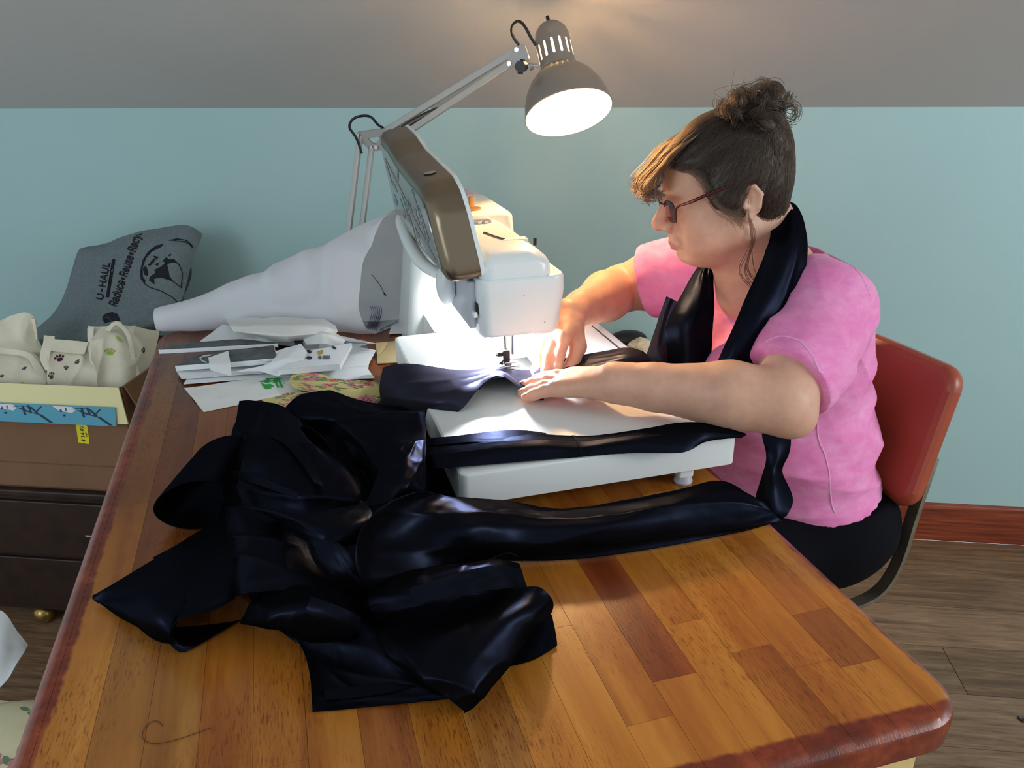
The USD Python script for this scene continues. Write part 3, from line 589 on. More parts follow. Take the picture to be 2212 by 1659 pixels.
# ================================================================ the long navy satin strip heaped on the table
def satin(name, base, gloss, rough=0.34):
    return usdkit.material(stage, '/World/Looks/' + name, {
        'g': ('geometry', {}), 'n': ('noise_texture', {'scale': 1400.0, 'detail': 1.0}), 'n2': ('noise_texture', {'scale': 30.0, 'detail': 3.0}),
        'b': ('bump', {'strength': 0.22, 'distance': 0.0004}), 'b2': ('bump', {'strength': 0.10, 'distance': 0.004}),
        'd': ('diffuse_bsdf', {'color': base, 'roughness': 0.5}), 's': ('glossy_bsdf', {'color': gloss, 'roughness': rough}), 'a': ('add_closure', {})},
        [('g.position', 'n.vector'), ('g.position', 'n2.vector'), ('n2.fac', 'b2.height'), ('b2.normal', 'b.normal'), ('n.fac', 'b.height'), ('b.normal', 'd.normal'), ('b.normal', 's.normal'), ('d.BSDF', 'a.closure1'), ('s.BSDF', 'a.closure2')], surface='a.closure')
SATIN = satin('navy_satin', (0.0022, 0.0022, 0.0026), (0.0062, 0.0076, 0.0142), 0.34)
SATIN_IN = satin('navy_satin_back', (0.003, 0.0032, 0.0045), (0.007, 0.008, 0.012), 0.5)
heap = thing('satin_strip', 'long navy blue satin fabric strip heaped in loose folds on the wooden table', 'fabric')
def fab(rows, name='fold', nu=40, nv=40, noise=0.0012, seed=0, parent=None, m=None, t=0.0011, target=EYE, label=None, crease=0.007):
    R = [[T(*q) for q in r] for r in rows]
    p = facing(Patch(R, nu, nv, noise, 26, seed), target)
    if crease:                                                     # soft folds running along the strip
        b_, a_ = np.meshgrid(np.linspace(0, 1, nu), np.linspace(0, 1, nv)); w = (1 - np.abs(2 * b_ - 1) ** 5) * (1 - np.abs(2 * a_ - 1) ** 8)
        q = np.stack([a_ * 1.7 + seed * 3.1 + b_ * 0.8, b_ * 4.6 - a_ * 1.1 + seed * 1.7, np.zeros_like(a_) + seed], -1); rd = 1 - np.abs(2 * meshkit.noise(q, seed) - 1)
        q2 = np.stack([a_ * 2.6 + seed, b_ * 2.2 + a_ * 2 + 5.0, np.zeros_like(a_) + seed + 9], -1); rd2 = 1 - np.abs(2 * meshkit.noise(q2, seed + 7) - 1)
        p.g = p.g + p.normals() * (((rd ** 2.5 - 0.45) + 0.7 * (rd2 ** 4 - 0.3)) * crease * w * min(1.0, (min(np.linalg.norm(np.diff(p.g[:, nu // 2], axis=0), axis=1).sum(), np.linalg.norm(np.diff(p.g[nv // 2], axis=0), axis=1).sum()) / 0.16) ** 2))[..., None]
    for g in (p.g,):
        low = g[..., 2] < TZ + t + 0.0006; g[..., 2] = np.where(low, TZ + t + 0.0006, g[..., 2])
    obj(name, p.solid(t), m or SATIN, parent or heap, smooth=60, label=label); return p
# the body of the heap under the visible folds
fab([[(500, 1060, .004), (560, 990, .004), (640, 930, .004), (760, 900, .004), (900, 900, .004)],
     [(470, 1120, .01), (560, 1090, .03), (680, 1040, .035), (800, 1010, .03), (950, 990, .01)],
     [(500, 1230, .01), (600, 1190, .04), (720, 1150, .045), (850, 1120, .04), (1010, 1090, .008)],
     [(560, 1320, .005), (660, 1290, .03), (780, 1260, .035), (920, 1230, .03), (1080, 1200, .004)],
     [(640, 1390, .003), (730, 1400, .008), (830, 1390, .01), (960, 1350, .01), (1100, 1290, .003)]], noise=0.006, seed=1)
# base piece lying flat in front
fab([[(628, 1362, .010), (720, 1385, .022), (840, 1385, .03)], [(652, 1400, .006), (735, 1425, .014), (860, 1430, .022)], [(668, 1450, .005), (760, 1470, .010), (900, 1462, .014)],
     [(673, 1500, .003), (770, 1505, .005), (940, 1490, .009)], [(675, 1537, .0025), (800, 1525, .003), (985, 1508, .0045)]], noise=0.0012, seed=2)
fab([[(700, 1490, .008), (800, 1478, .011), (905, 1462, .014)], [(702, 1512, .0055), (800, 1502, .008), (905, 1482, .011)]], noise=0.001, seed=21, t=.001)
# flat corner under the big fold on the right
fab([[(1090, 1350, .012), (1150, 1340, .014), (1192, 1328, .012)], [(1100, 1400, .006), (1160, 1380, .008), (1200, 1362, .007)], [(1090, 1440, .0026), (1150, 1425, .0026), (1204, 1393, .003)]], seed=3)
# middle folds
fab([[(800, 1255, .045), (950, 1222, .055), (1060, 1208, .052), (1122, 1216, .035)], [(795, 1290, .058), (930, 1258, .072), (1060, 1240, .066), (1132, 1250, .04)],
     [(800, 1320, .05), (930, 1300, .06), (1040, 1285, .055), (1130, 1275, .03)], [(815, 1345, .03), (930, 1345, .035), (1010, 1330, .032), (1090, 1305, .022)]], seed=4, noise=.003)
fab([[(885, 1270, .075), (960, 1246, .08), (1060, 1222, .072), (1125, 1228, .05)], [(890, 1305, .06), (970, 1290, .066), (1060, 1275, .06), (1140, 1268, .035)]], seed=5, noise=.002)
# left roll
fab([[(530, 1325, .015), (565, 1282, .045), (650, 1264, .055), (725, 1288, .055), (779, 1332, .04)], [(518, 1343, .010), (580, 1335, .052), (660, 1318, .066), (720, 1338, .058), (776, 1366, .03)],
     [(527, 1350, .004), (600, 1362, .022), (670, 1383, .026), (720, 1386, .02), (768, 1380, .012)], [(540, 1345, .003), (610, 1366, .006), (670, 1390, .008), (720, 1392, .006), (760, 1384, .004)]], seed=6)
fab([[(652, 1348, .052), (660, 1318, .074), (672, 1288, .082)], [(715, 1370, .045), (726, 1340, .068), (738, 1312, .078)], [(752, 1384, .03), (768, 1360, .052), (781, 1334, .062)]], seed=7, nu=20, nv=20)
# large turned fold at the lower right, its ridge catching the light
fab([[(1020, 1325, .02), (1060, 1300, .035), (1120, 1273, .05), (1164, 1268, .058), (1190, 1290, .045), (1194, 1318, .016), (1182, 1338, .003)],
     [(905, 1340, .025), (960, 1340, .04), (1040, 1330, .055), (1100, 1330, .062), (1135, 1350, .045), (1140, 1378, .014), (1128, 1394, .003)],
     [(815, 1352, .03), (880, 1368, .045), (970, 1385, .056), (1035, 1400, .06), (1075, 1425, .042), (1082, 1452, .013), (1070, 1466, .003)],
     [(840, 1420, .03), (890, 1440, .038), (940, 1462, .045), (985, 1478, .048), (1025, 1498, .032), (1035, 1515, .012), (1028, 1525, .003)],
     [(905, 1470, .02), (925, 1482, .026), (945, 1494, .030), (966, 1508, .030), (990, 1526, .020), (1004, 1538, .008), (1002, 1541, .003)]], seed=8, nu=60, nv=60, noise=.0015)
# strip lying to the left with its turned-under tip
fab([[(224, 1307, .0022), (212, 1302, .0035), (203, 1297, .006), (199, 1291, .009), (203, 1286, .012), (212, 1280, .0135), (226, 1272, .014)],
     [(318, 1352, .0022), (292, 1350, .0025), (276, 1342, .006), (270, 1330, .013), (278, 1314, .021), (305, 1285, .027), (345, 1232, .029), (392, 1170, .028)],
     [(440, 1352, .003), (395, 1378, .0025), (350, 1386, .0022), (326, 1376, .008), (318, 1352, .022), (332, 1328, .035), (365, 1302, .041), (420, 1240, .040), (470, 1140, .036)],
     [(518, 1341, .004), (459, 1376, .003), (420, 1399, .0022), (394, 1409, .0022), (373, 1398, .010), (365, 1372, .028), (377, 1346, .042), (406, 1329, .048), (455, 1318, .046), (508, 1290, .042)]], seed=9, nu=70, nv=50, noise=.0005, crease=0)
fab([[(330, 1204, .022), (430, 1150, .03), (488, 1112, .035)], [(380, 1262, .034), (460, 1200, .042), (510, 1150, .045)], [(420, 1318, .047), (490, 1260, .05), (530, 1220, .05)], [(430, 1322, .046), (500, 1292, .043), (540, 1270, .04)]], seed=10, noise=.0006, crease=0.001)
# standing loop at the far left
loop = [(492, 1052, .050), (452, 1042, .066), (400, 1045, .074), (355, 1066, .066), (334, 1092, .046), (342, 1118, .020), (375, 1136, .005), (431, 1141, .0026), (492, 1126, .006)]
fr = [T(*q) for q in loop]; bk = [q + A([0.040, 0.110, 0.004 if i < 5 else 0]) for i, q in enumerate(fr)]
pl_ = Patch([fr, [(a + b) / 2 for a, b in zip(fr, bk)], bk], 60, 18, 0.0008, 26, 11); obj('loop', pl_.solid(0.0011), SATIN, heap, smooth=60)
# big back fold
fab([[(517, 866, .045), (560, 866, .055), (618, 880, .055), (660, 900, .045)], [(503, 930, .055), (570, 925, .088), (650, 940, .085), (700, 958, .06)], [(485, 1000, .045), (560, 995, .09), (690, 1000, .095), (775, 1012, .07)],
     [(482, 1050, .028), (560, 1062, .07), (690, 1060, .085), (800, 1070, .065)], [(490, 1112, .02), (570, 1112, .055), (670, 1117, .06), (800, 1110, .05)]], seed=12, noise=.003, nu=60, nv=60)
fab([[(488, 1010, .06), (560, 1030, .085), (640, 1062, .098)], [(486, 1030, .05), (560, 1048, .08), (640, 1078, .092)]], seed=121, noise=.002, nu=30, nv=12)
fab([[(520, 940, .07), (600, 950, .1), (680, 1040, .1)], [(545, 935, .075), (640, 955, .1), (700, 1050, .095)]], seed=122, noise=.002, nu=30, nv=12)
# back edge loops
fab([[(618, 880, .035), (650, 852, .046), (720, 850, .05), (800, 868, .05), (878, 882, .045), (900, 895, .03)], [(622, 905, .05), (660, 872, .066), (725, 868, .068), (800, 884, .064), (880, 892, .055), (910, 902, .04)],
     [(632, 925, .04), (680, 905, .06), (740, 905, .066), (820, 912, .06), (890, 910, .05), (916, 915, .035)], [(650, 940, .02), (700, 940, .03), (760, 945, .04), (830, 945, .04), (890, 930, .03), (916, 925, .02)]], seed=13, noise=.003)
fab([[(628, 945, .055), (640, 926, .07), (668, 924, .082), (700, 950, .085), (730, 990, .075)], [(640, 965, .04), (660, 950, .05), (690, 955, .06), (720, 985, .06), (745, 1010, .055)]], seed=14, m=SATIN_IN)
fab([[(706, 910, .05), (716, 940, .05), (740, 990, .05), (770, 1010, .05)], [(760, 905, .075), (765, 950, .075), (790, 990, .075), (800, 1010, .07)], [(820, 895, .08), (830, 950, .085), (840, 1000, .08), (850, 1030, .075)]], seed=15, noise=.004)
# upright turned strip with the bright band
fab([[(722, 905, .070), (815, 893, .092), (917, 886, .092)], [(728, 915, .082), (820, 905, .102), (919, 897, .100)], [(745, 960, .066), (828, 948, .095), (920, 938, .092)], [(775, 1005, .056), (842, 1000, .098), (919, 992, .09)],
     [(800, 1050, .05), (852, 1045, .09), (917, 1052, .075)], [(790, 1090, .05), (835, 1088, .068), (915, 1068, .055)]], seed=16, noise=.0025, nu=50, nv=50)
fab([[(835, 960, .108), (880, 955, .118), (918, 950, .106)], [(825, 1000, .103), (880, 998, .122), (919, 1000, .104)], [(805, 1050, .096), (868, 1046, .115), (917, 1062, .09)], [(785, 1095, .09), (835, 1086, .10), (900, 1075, .08)]], seed=161, noise=.0015)
# centre: left strip, crossing band
fab([[(500, 1112, .018), (506, 1190, .018), (512, 1285, .015)], [(488, 1100, .045), (497, 1190, .045), (508, 1288, .035)], [(496, 1095, .068), (510, 1185, .07), (520, 1284, .056)], [(530, 1098, .078), (550, 1188, .08), (560, 1278, .06)], [(580, 1108, .078), (610, 1190, .076), (640, 1273, .052)], [(640, 1122, .07), (680, 1200, .06), (722, 1270, .042)]], seed=17, noise=.0008, nu=50, nv=50, crease=.003)
fab([[(502, 1092, .086), (570, 1096, .095), (640, 1108, .100), (720, 1100, .1), (800, 1082, .09)], [(560, 1108, .088), (630, 1126, .097), (690, 1142, .104), (760, 1140, .1), (812, 1116, .09)], [(600, 1128, .075), (650, 1165, .084), (710, 1182, .09), (770, 1175, .085), (822, 1150, .075)]], seed=18, noise=.003)
fab([[(634, 1116, .09), (655, 1150, .085), (672, 1200, .078), (720, 1262, .06), (780, 1300, .03)], [(662, 1120, .098), (690, 1160, .096), (712, 1205, .088), (760, 1255, .07), (810, 1290, .04)], [(700, 1150, .1), (735, 1180, .1), (765, 1215, .09), (790, 1250, .07), (830, 1285, .04)]], seed=19, noise=.003)
# wide band running to the right along the table
fab([[(905, 1064, .112), (842, 1086, .118), (788, 1135, .118), (769, 1182, .110), (776, 1240, .088), (800, 1275, .06), (828, 1291, .04)],
     [(935, 1066, .092), (885, 1092, .098), (830, 1145, .092), (815, 1190, .082), (830, 1238, .066), (860, 1266, .045), (890, 1276, .032)],
     [(965, 1070, .076), (945, 1098, .082), (915, 1142, .074), (905, 1187, .062), (915, 1226, .046), (935, 1246, .032), (955, 1252, .02)],
     [(1010, 1074, .066), (1010, 1100, .076), (1005, 1140, .075), (1005, 1175, .058), (1015, 1200, .034), (1022, 1212, .018), (1028, 1216, .01)],
     [(1100, 1082, .05), (1105, 1105, .058), (1112, 1135, .056), (1120, 1165, .042), (1126, 1190, .024), (1130, 1204, .010), (1132, 1212, .004)],
     [(1210, 1098, .036), (1218, 1115, .046), (1230, 1135, .048), (1242, 1160, .036), (1250, 1182, .02), (1256, 1198, .008), (1260, 1206, .003)],
     [(1350, 1080, .036), (1358, 1096, .044), (1370, 1118, .046), (1380, 1142, .036), (1390, 1162, .02), (1396, 1178, .008), (1400, 1187, .003)],
     [(1480, 1054, .042), (1488, 1072, .048), (1500, 1095, .044), (1512, 1120, .032), (1521, 1140, .018), (1528, 1155, .007), (1532, 1163, .003)],
     [(1565, 1040, .045), (1580, 1058, .046), (1598, 1080, .042), (1612, 1102, .032), (1625, 1122, .018), (1636, 1134, .008), (1642, 1139, .004)],
     [(1632, 1078, .034), (1645, 1082, .034), (1655, 1090, .03), (1666, 1102, .022), (1676, 1112, .014), (1684, 1120, .008), (1690, 1124, .006)]], seed=20, nu=50, nv=90, noise=.0022)
fab([[(975, 1255, .02), (1040, 1225, .03), (1110, 1200, .03), (1128, 1215, .02)], [(985, 1235, .035), (1050, 1212, .045), (1100, 1196, .04), (1120, 1204, .03)]], seed=23)
# strip rising from the table edge to the woman's lap side, twisted once
def fabx(rows, x=None, **kw):
    R = [[at_y(a, b, y) for a, b, y in r] for r in rows]
    p = facing(Patch(R, kw.get('nu', 24), kw.get('nv', 40), kw.get('noise', .001), 26, kw.get('seed', 0)))
    return p
tw = fabx([[(1645, 915, .862), (1675, 912, .858), (1706, 910, .852)], [(1648, 950, .858), (1680, 950, .852), (1709, 955, .85)], [(1655, 985, .852), (1678, 990, .842), (1700, 990, .85)], [(1650, 1015, .846), (1668, 1018, .835), (1690, 1018, .846)],
           [(1640, 1045, .838), (1668, 1048, .82), (1704, 1050, .836)], [(1632, 1075, .828), (1668, 1080, .808), (1713, 1080, .82)], [(1640, 1098, .818), (1675, 1108, .80), (1708, 1100, .806)], [(1665, 1118, .81), (1685, 1122, .8), (1700, 1114, .80)]], seed=24)
obj('hanging_strip', tw.solid(.0011), SATIN, heap, smooth=60)
# strip lying over the front of the extension table
fs_ = fab([[(900, 962, .045), (905, 985, .052), (905, 1012, .040)], [(926, 952, .074), (930, 980, .080), (930, 1012, .073)], [(1020, 948, .078), (1022, 975, .086), (1022, 1006, .0735)], [(1150, 937, .080), (1152, 962, .089), (1152, 995, .0735)],
     [(1255, 941, .0745), (1256, 962, .082), (1258, 986, .073)], [(1380, 927, .078), (1382, 950, .088), (1384, 979, .0735)], [(1480, 913, .080), (1482, 940, .086), (1484, 975, .0725)], [(1545, 918, .080), (1535, 935, .082), (1522, 955, .0725)], [(1612, 938, .076), (1608, 942, .077), (1600, 946, .074)]], name='front_strip', seed=25, nu=30, nv=80, noise=.0016)
obj('seam', fs_.put(shapely.LineString([(0.04, 0.50), (0.96, 0.52)]).segmentize(.05).buffer(.004), .0008), SATIN_IN, heap, smooth=False)
fab([[(905, 942, .048), (930, 946, .078), (1010, 938, .084), (1100, 928, .082), (1180, 935, .076)], [(905, 968, .05), (930, 962, .080), (1010, 955, .086), (1100, 952, .086), (1180, 950, .078)]], name='front_strip', seed=26, noise=.0012)
# strip passing under the needle: arched over the bed and falling off the left side of the extension table
SATIN_LIT = satin('navy_satin_lit', (0.017, 0.0155, 0.022), (0.018, 0.019, 0.031), 0.36)  # lighter copy of the same satin, lamplight put into its colour
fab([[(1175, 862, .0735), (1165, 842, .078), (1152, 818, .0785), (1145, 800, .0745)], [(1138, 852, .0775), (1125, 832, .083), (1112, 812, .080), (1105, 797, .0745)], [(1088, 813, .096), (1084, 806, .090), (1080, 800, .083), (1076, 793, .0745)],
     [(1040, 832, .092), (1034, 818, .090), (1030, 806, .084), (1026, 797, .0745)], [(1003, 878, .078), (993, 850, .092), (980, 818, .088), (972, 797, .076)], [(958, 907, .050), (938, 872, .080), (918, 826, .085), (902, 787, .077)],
     [(905, 915, .02), (880, 882, .048), (858, 832, .064), (850, 787, .068)], [(842, 898, .004), (826, 872, .014), (820, 832, .028), (828, 794, .045)]], name='needle_strip', seed=27, nu=34, nv=80, noise=.0008, m=SATIN_LIT, crease=.0025)
fab([[(1085, 815, .0965), (1060, 819, .0945), (1035, 842, .089)], [(1092, 812, .0975), (1062, 815, .0955), (1032, 836, .090)], [(1145, 855, .079), (1160, 866, .0745), (1190, 872, .073)]][:2], name='piping_edge', seed=28, nu=30, nv=4, noise=0, m=SATIN_LIT)
# strip from under the hands to the right
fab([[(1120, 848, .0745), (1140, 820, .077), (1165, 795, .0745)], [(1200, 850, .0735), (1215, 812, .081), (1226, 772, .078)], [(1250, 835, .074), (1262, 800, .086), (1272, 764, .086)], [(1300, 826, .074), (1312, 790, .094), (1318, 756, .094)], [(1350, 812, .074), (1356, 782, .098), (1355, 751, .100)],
     [(1395, 805, .07), (1390, 780, .090), (1384, 757, .092)], [(1430, 800, .05), (1415, 786, .068), (1402, 772, .072)]], name='lit_strip', seed=29, nu=30, nv=50, noise=.0014, m=SATIN_LIT)
# ================================================================ the chair
vinyl = mat('red_vinyl', '#a04830', 0.36, bump=0.12, bscale=420, var=0.10, vscale=9)
strap_m = mat('worn_chrome', '#8d8878', 0.4, metallic=0.8, var=0.15, vscale=40)
ch = thing('chair', 'old office chair with a red-brown vinyl back on a bent grey metal strap', 'chair')
def chair_back():
    pts = []
    o = sbox(-0.20, 0.0, 0.20, 0.250).buffer(-0.035).buffer(0.035, quad_segs=6)
    for d, h in ((0.012, 0.0), (0.003, 0.004), (0.0, 0.012), (0.0, 0.022), (0.004, 0.030), (0.014, 0.034)):
        q = o.buffer(-d, quad_segs=5); pts.append((q, h))
    h = hull_rings(pts); v = h.vertices.copy(); return h, v
hb, v = chair_back(); hb = trimesh.Trimesh(*trimesh.remesh.subdivide_to_size(hb.vertices, hb.faces, 0.03)); v = hb.vertices.copy()
# local: x across, y up, z thickness; leaning back, slightly curved around the sitter
CBX, CBY, CBZ = 0.952, 1.126, 0.575
across = A([-0.10, 0.995, 0]); upv = A([0.20, 0.02, 0.98]); upv /= np.linalg.norm(upv); outv = np.cross(across, upv); outv /= np.linalg.norm(outv); outv = -outv if outv[0] > 0 else outv
crv = 0.55 * v[:, 0] ** 2
hb.vertices = A([CBX, CBY, CBZ]) + np.outer(v[:, 0], across) + np.outer(v[:, 1], upv) + np.outer(v[:, 2] + crv - 0.02, outv)
obj('backrest', hb, vinyl, ch, smooth=50)
seat = rbox(0.60, 0.94, 0.985, 1.32, 0.395, 0.435, 0.018); obj('seat', seat, vinyl, ch)
def strap(pts, w, t):
    c = spline(pts, 40); tg = np.gradient(c, axis=0); tg /= np.linalg.norm(tg, axis=1)[:, None]
    s = A([0, 1.0, 0]); n = np.cross(tg, s); n /= np.linalg.norm(n, axis=1)[:, None]
    V = np.stack([c + s * w + n * t, c - s * w + n * t, c - s * w - n * t, c + s * w - n * t], 1).reshape(-1, 3); f = []
    for i in range(39):
        for j in range(4):
            k = (j + 1) % 4; f += [[4 * i + j, 4 * i + k, 4 * i + 4 + k], [4 * i + j, 4 * i + 4 + k, 4 * i + 4 + j]]
    f += [[0, 2, 1], [0, 3, 2], [156, 157, 158], [156, 158, 159]]; m = tri(V, f); m.fix_normals(); return m
yb = 0.945
sp_ = [at_y(2015, 985, yb + .01), at_y(1988, 1065, yb), at_y(1965, 1135, yb), at_y(1945, 1200, yb), at_y(1912, 1262, yb), at_y(1872, 1294, yb), at_y(1800, 1318, yb)]
sp_[-1][2] = 0.39; 
obj('back_strap', strap(sp_, 0.011, 0.004), strap_m, ch)
sp2 = [q + A([-0.02, 0.32, 0]) for q in sp_]; obj('back_strap', strap(sp2, 0.011, 0.004), strap_m, ch)
obj('pedestal', lathe([(0, 0.10), (0.03, 0.10), (0.026, 0.36), (0.08, 0.38), (0.08, 0.394), (0, 0.394)], 28).apply_translation([0.79, 1.12, 0]), strap_m, ch)
for k in range(4):
    a = math.radians(45 + 90 * k + 5); e_ = A([0.79 + 0.23 * math.cos(a), 1.12 + 0.23 * math.sin(a), 0.045])
    lg = obj('leg', tube([(0.79, 1.12, 0.13), tuple((A([0.79, 1.12, 0.12]) + e_) / 2 + A([0, 0, 0.01])), tuple(e_)], [0.02, 0.016, 0.013], 10, 10), strap_m, ch)
    c = trimesh.creation.icosphere(2, 0.022); c.apply_translation(e_ + A([0, 0, -0.022])); obj('caster', c, black_plastic, lg)

# ================================================================ the woman
HM = A([0.668, 1.108, 1.088])                                     # middle of the head between the ears
yaw_f = A([-0.972, 0.235, 0]); yaw_f /= np.linalg.norm(yaw_f)
pit = math.radians(12)
Hf = yaw_f * math.cos(pit) + A([0, 0, -math.sin(pit)]); Hl = A([-yaw_f[1] * -1, 0, 0]); Hl = np.cross([0, 0, 1.0], yaw_f); Hu = np.cross(Hf, Hl)
HB = np.stack([Hf, Hl, Hu], 1)
def hp_(f, l, u): return HM + HB @ (A([f, l, u]) * HS)
HS = 0.975
neck0 = A([0.748, 1.105, 0.968])
Ls, Le, Lw = A([0.760, 0.968, 0.930]), A([0.617, 0.852, 0.858]), A([0.424, 0.962, 0.866])
Rs, Re, Rw = A([0.722, 1.265, 0.932]), A([0.605, 1.365, 0.876]), A([0.443, 1.205, 0.888])
chest, belly, hips = A([0.768, 1.11, 0.82]), A([0.808, 1.10, 0.67]), A([0.852, 1.095, 0.53])
def torso(F, g=0.0, k=0.05):
    """chest, bust, belly, hips; g grows it for the shirt."""
    ts = A([[0.99, 0.08, 0.12], [-0.08, 0.99, 0.02], [-0.12, 0, 0.99]])
    F.ell(chest + A([0.035, 0, 0.015]), (0.115 + g, 0.165 + g, 0.15 + g), None, k)
    F.ell(belly, (0.148 + g, 0.170 + g, 0.15 + g), None, k)
    F.ell(hips, (0.135 + g, 0.185 + g, 0.12 + g), None, k)
    F.cone(Ls + A([0.01, 0.03, 0.0]), Rs + A([0.02, -0.03, 0.0]), 0.062 + g, 0.062 + g, k)
    for y in (1.03, 1.18): F.ell((0.685, y, 0.80), (0.072 + g, 0.075 + g, 0.075 + g), None, 0.04)
    F.cone(neck0 + A([0.025, -0.01, -0.008]), Ls + A([0.0, 0.02, 0.012]), 0.052 + g, 0.052 + g, 0.03); F.cone(neck0 + A([0.025, 0.01, -0.008]), Rs + A([0.0, -0.02, 0.012]), 0.052 + g, 0.052 + g, 0.03)
def upper_arms(F, g=0.0, k=0.02):
    F.cone(Ls, Ls + (Le - Ls) * 0.55, 0.057 + g, 0.054 + g, k); F.cone(Ls + (Le - Ls) * 0.55, Le, 0.054 + g, 0.042 + g, k)
    F.cone(Rs, Rs + (Re - Rs) * 0.55, 0.059 + g, 0.054 + g, k); F.cone(Rs + (Re - Rs) * 0.55, Re, 0.054 + g, 0.043 + g, k)
body = Field((0.27, 0.78, 0.72), (0.96, 1.45, 1.23), 0.0024)
torso(body, -0.012); upper_arms(body)
# forearms, taper to the wrist
def fore(E_, W_, r0, r1, r2):
    body.chain([E_, E_ + (W_ - E_) * 0.3, E_ + (W_ - E_) * 0.75, W_], [r0, r1, r2, r2 * 0.93], 0.012)
fore(Le, Lw, 0.044, 0.0465, 0.032); fore(Re, Rw, 0.043, 0.045, 0.031)
body.ell(Le + A([0.018, -0.014, -0.022]), (0.026, 0.024, 0.024), None, 0.02)
# hands
def hand(W_, d, p, n, fingers, thumb, palm=0.082, s=1.0):
    """d: to the fingers, p: towards the thumb, n: out of the back of the hand; fingers: (side, length, [bend angles], spread)."""
    d, p, n = [A(q, float) / np.linalg.norm(q) for q in (d, p, n)]
    body.cone(W_, W_ + d * 0.035, 0.0285, 0.026, 0.012, flat=(n, 0.72))
    for sd in (-0.027, -0.009, 0.009, 0.026):
        body.cone(W_ + d * 0.022 + p * sd * 0.55, W_ + d * palm * s + p * sd, 0.0165, 0.0125, 0.010)
    tips = []
    for sd, L, bends, spread in fingers:
        b = W_ + d * (palm * s - 0.004 - abs(sd - 0.006) * 0.22) + p * sd; ang = 0; pts = [b]
        fd = d + p * spread; fd /= np.linalg.norm(fd)
        for seg, bend in zip((0.46, 0.30, 0.24), bends):
            ang += bend; v = fd * math.cos(ang) - n * math.sin(ang); pts.append(pts[-1] + v * L * seg)
        body.cone(b - fd * 0.02, pts[0], 0.0105, 0.0098, 0.007)
        body.chain(pts, [0.0102, 0.0094, 0.0086, 0.0070], 0.0035)
        tips.append((pts, fd, n, ang))
    t0 = W_ + d * 0.022 + p * 0.020 - n * 0.006; pts = [t0]; 
    for v, L in thumb: v = A(v, float); pts.append(pts[-1] + v / np.linalg.norm(v) * L)
    body.chain(pts, [0.0165, 0.0125, 0.0105, 0.0078][:len(pts)], 0.009)
    return tips
ld = A([-0.67, 0.74, -0.19]); lp_ = A([0.74, 0.67, 0.04]); ln = np.cross(lp_, ld); ln = ln if ln[2] > 0 else -ln
ltips = hand(Lw, ld, lp_, ln, [(0.025, 0.074, (0.02, 0.10, 0.08), 0.0), (0.008, 0.082, (0.04, 0.12, 0.08), -0.02), (-0.010, 0.074, (0.08, 0.14, 0.10), -0.12), (-0.026, 0.058, (0.08, 0.16, 0.12), -0.26)], [((-0.25, 0.95, -0.25), 0.042), ((-0.45, 0.85, -0.22), 0.032), ((-0.7, 0.65, -0.15), 0.024)])
rd = A([-0.66, -0.62, -0.25]); rp = A([0.55, -0.78, 0.12]); rp -= rd * (rp @ rd) / (rd @ rd); rn = np.cross(rd, rp); rn = rn if rn[2] > 0 else -rn
rtips = hand(Rw, rd, rp, rn, [(0.025, 0.072, (0.52, 0.26, 0.10), -0.02), (0.008, 0.080, (0.50, 0.26, 0.10), -0.02), (-0.010, 0.073, (0.62, 0.45, 0.3), -0.04), (-0.026, 0.056, (0.70, 0.6, 0.4), -0.10)], [((-0.1, -0.75, -0.62), 0.04), ((-0.45, -0.5, -0.7), 0.030), ((-0.7, -0.3, -0.45), 0.022)], palm=0.068)
# head and face
def he(c, r, k=0.01, cut=False, tilt=0.0):
    B = HB
    if tilt:
        c_, s_ = math.cos(tilt), math.sin(tilt); B = HB @ A([[c_, 0, -s_], [0, 1, 0], [s_, 0, c_]])
    body.ell(hp_(*c), A(r) * HS, B, k, cut)
def hc(a, b, ra, rb, k=0.008, cut=False): body.cone(hp_(*a), hp_(*b), ra * HS, rb * HS, k, cut)
body.cone(hp_(-0.035, 0, -0.055), neck0 + A([0.0, 0, -0.02]), 0.057, 0.064, 0.03)
body.cone(hp_(0.005, 0, -0.072), neck0 + A([-0.045, 0, -0.035]), 0.036, 0.040, 0.03)
he((-0.006, 0, 0.038), (0.092, 0.073, 0.078), 0.02)
he((0.040, 0, -0.002), (0.055, 0.060, 0.072), 0.03)
he((0.068, 0, 0.042), (0.026, 0.05, 0.036), 0.025)
for s in (1, -1):
    hc((0.010, 0.052 * s, -0.042), (0.066, 0.018 * s, -0.073), 0.022, 0.016, 0.03)
    he((0.055, 0.037 * s, -0.030), (0.032, 0.029, 0.034), 0.022)
    he((0.056, 0.034 * s, -0.054), (0.028, 0.026, 0.024), 0.02)
he((0.082, 0, -0.0745), (0.015, 0.020, 0.0125), 0.012)
he((0.032, 0, -0.078), (0.045, 0.040, 0.024), 0.025)
hc((0.089, -0.030, 0.032), (0.089, 0.030, 0.032), 0.010, 0.010, 0.012)
for s in (1, -1):
    he((0.096, 0.031 * s, 0.012), (0.012, 0.017, 0.012), 0.010, True)
    he((0.076, 0.030 * s, 0.010), (0.0145, 0.0155, 0.0135), 0.004)
    hc((0.0895, 0.018 * s, 0.0065), (0.0845, 0.043 * s, 0.0065), 0.0022, 0.0018, 0.003)
hc((0.094, 0, 0.020), (0.117, 0, -0.014), 0.0085, 0.0105, 0.010)
he((0.118, 0, -0.019), (0.0115, 0.012, 0.010), 0.006)
for s in (1, -1):
    he((0.106, 0.0125 * s, -0.024), (0.011, 0.0075, 0.0085), 0.005)
    he((0.112, 0.006 * s, -0.0305), (0.004, 0.0032, 0.003), 0.002, True)
he((0.088, 0, -0.044), (0.018, 0.026, 0.018), 0.012)
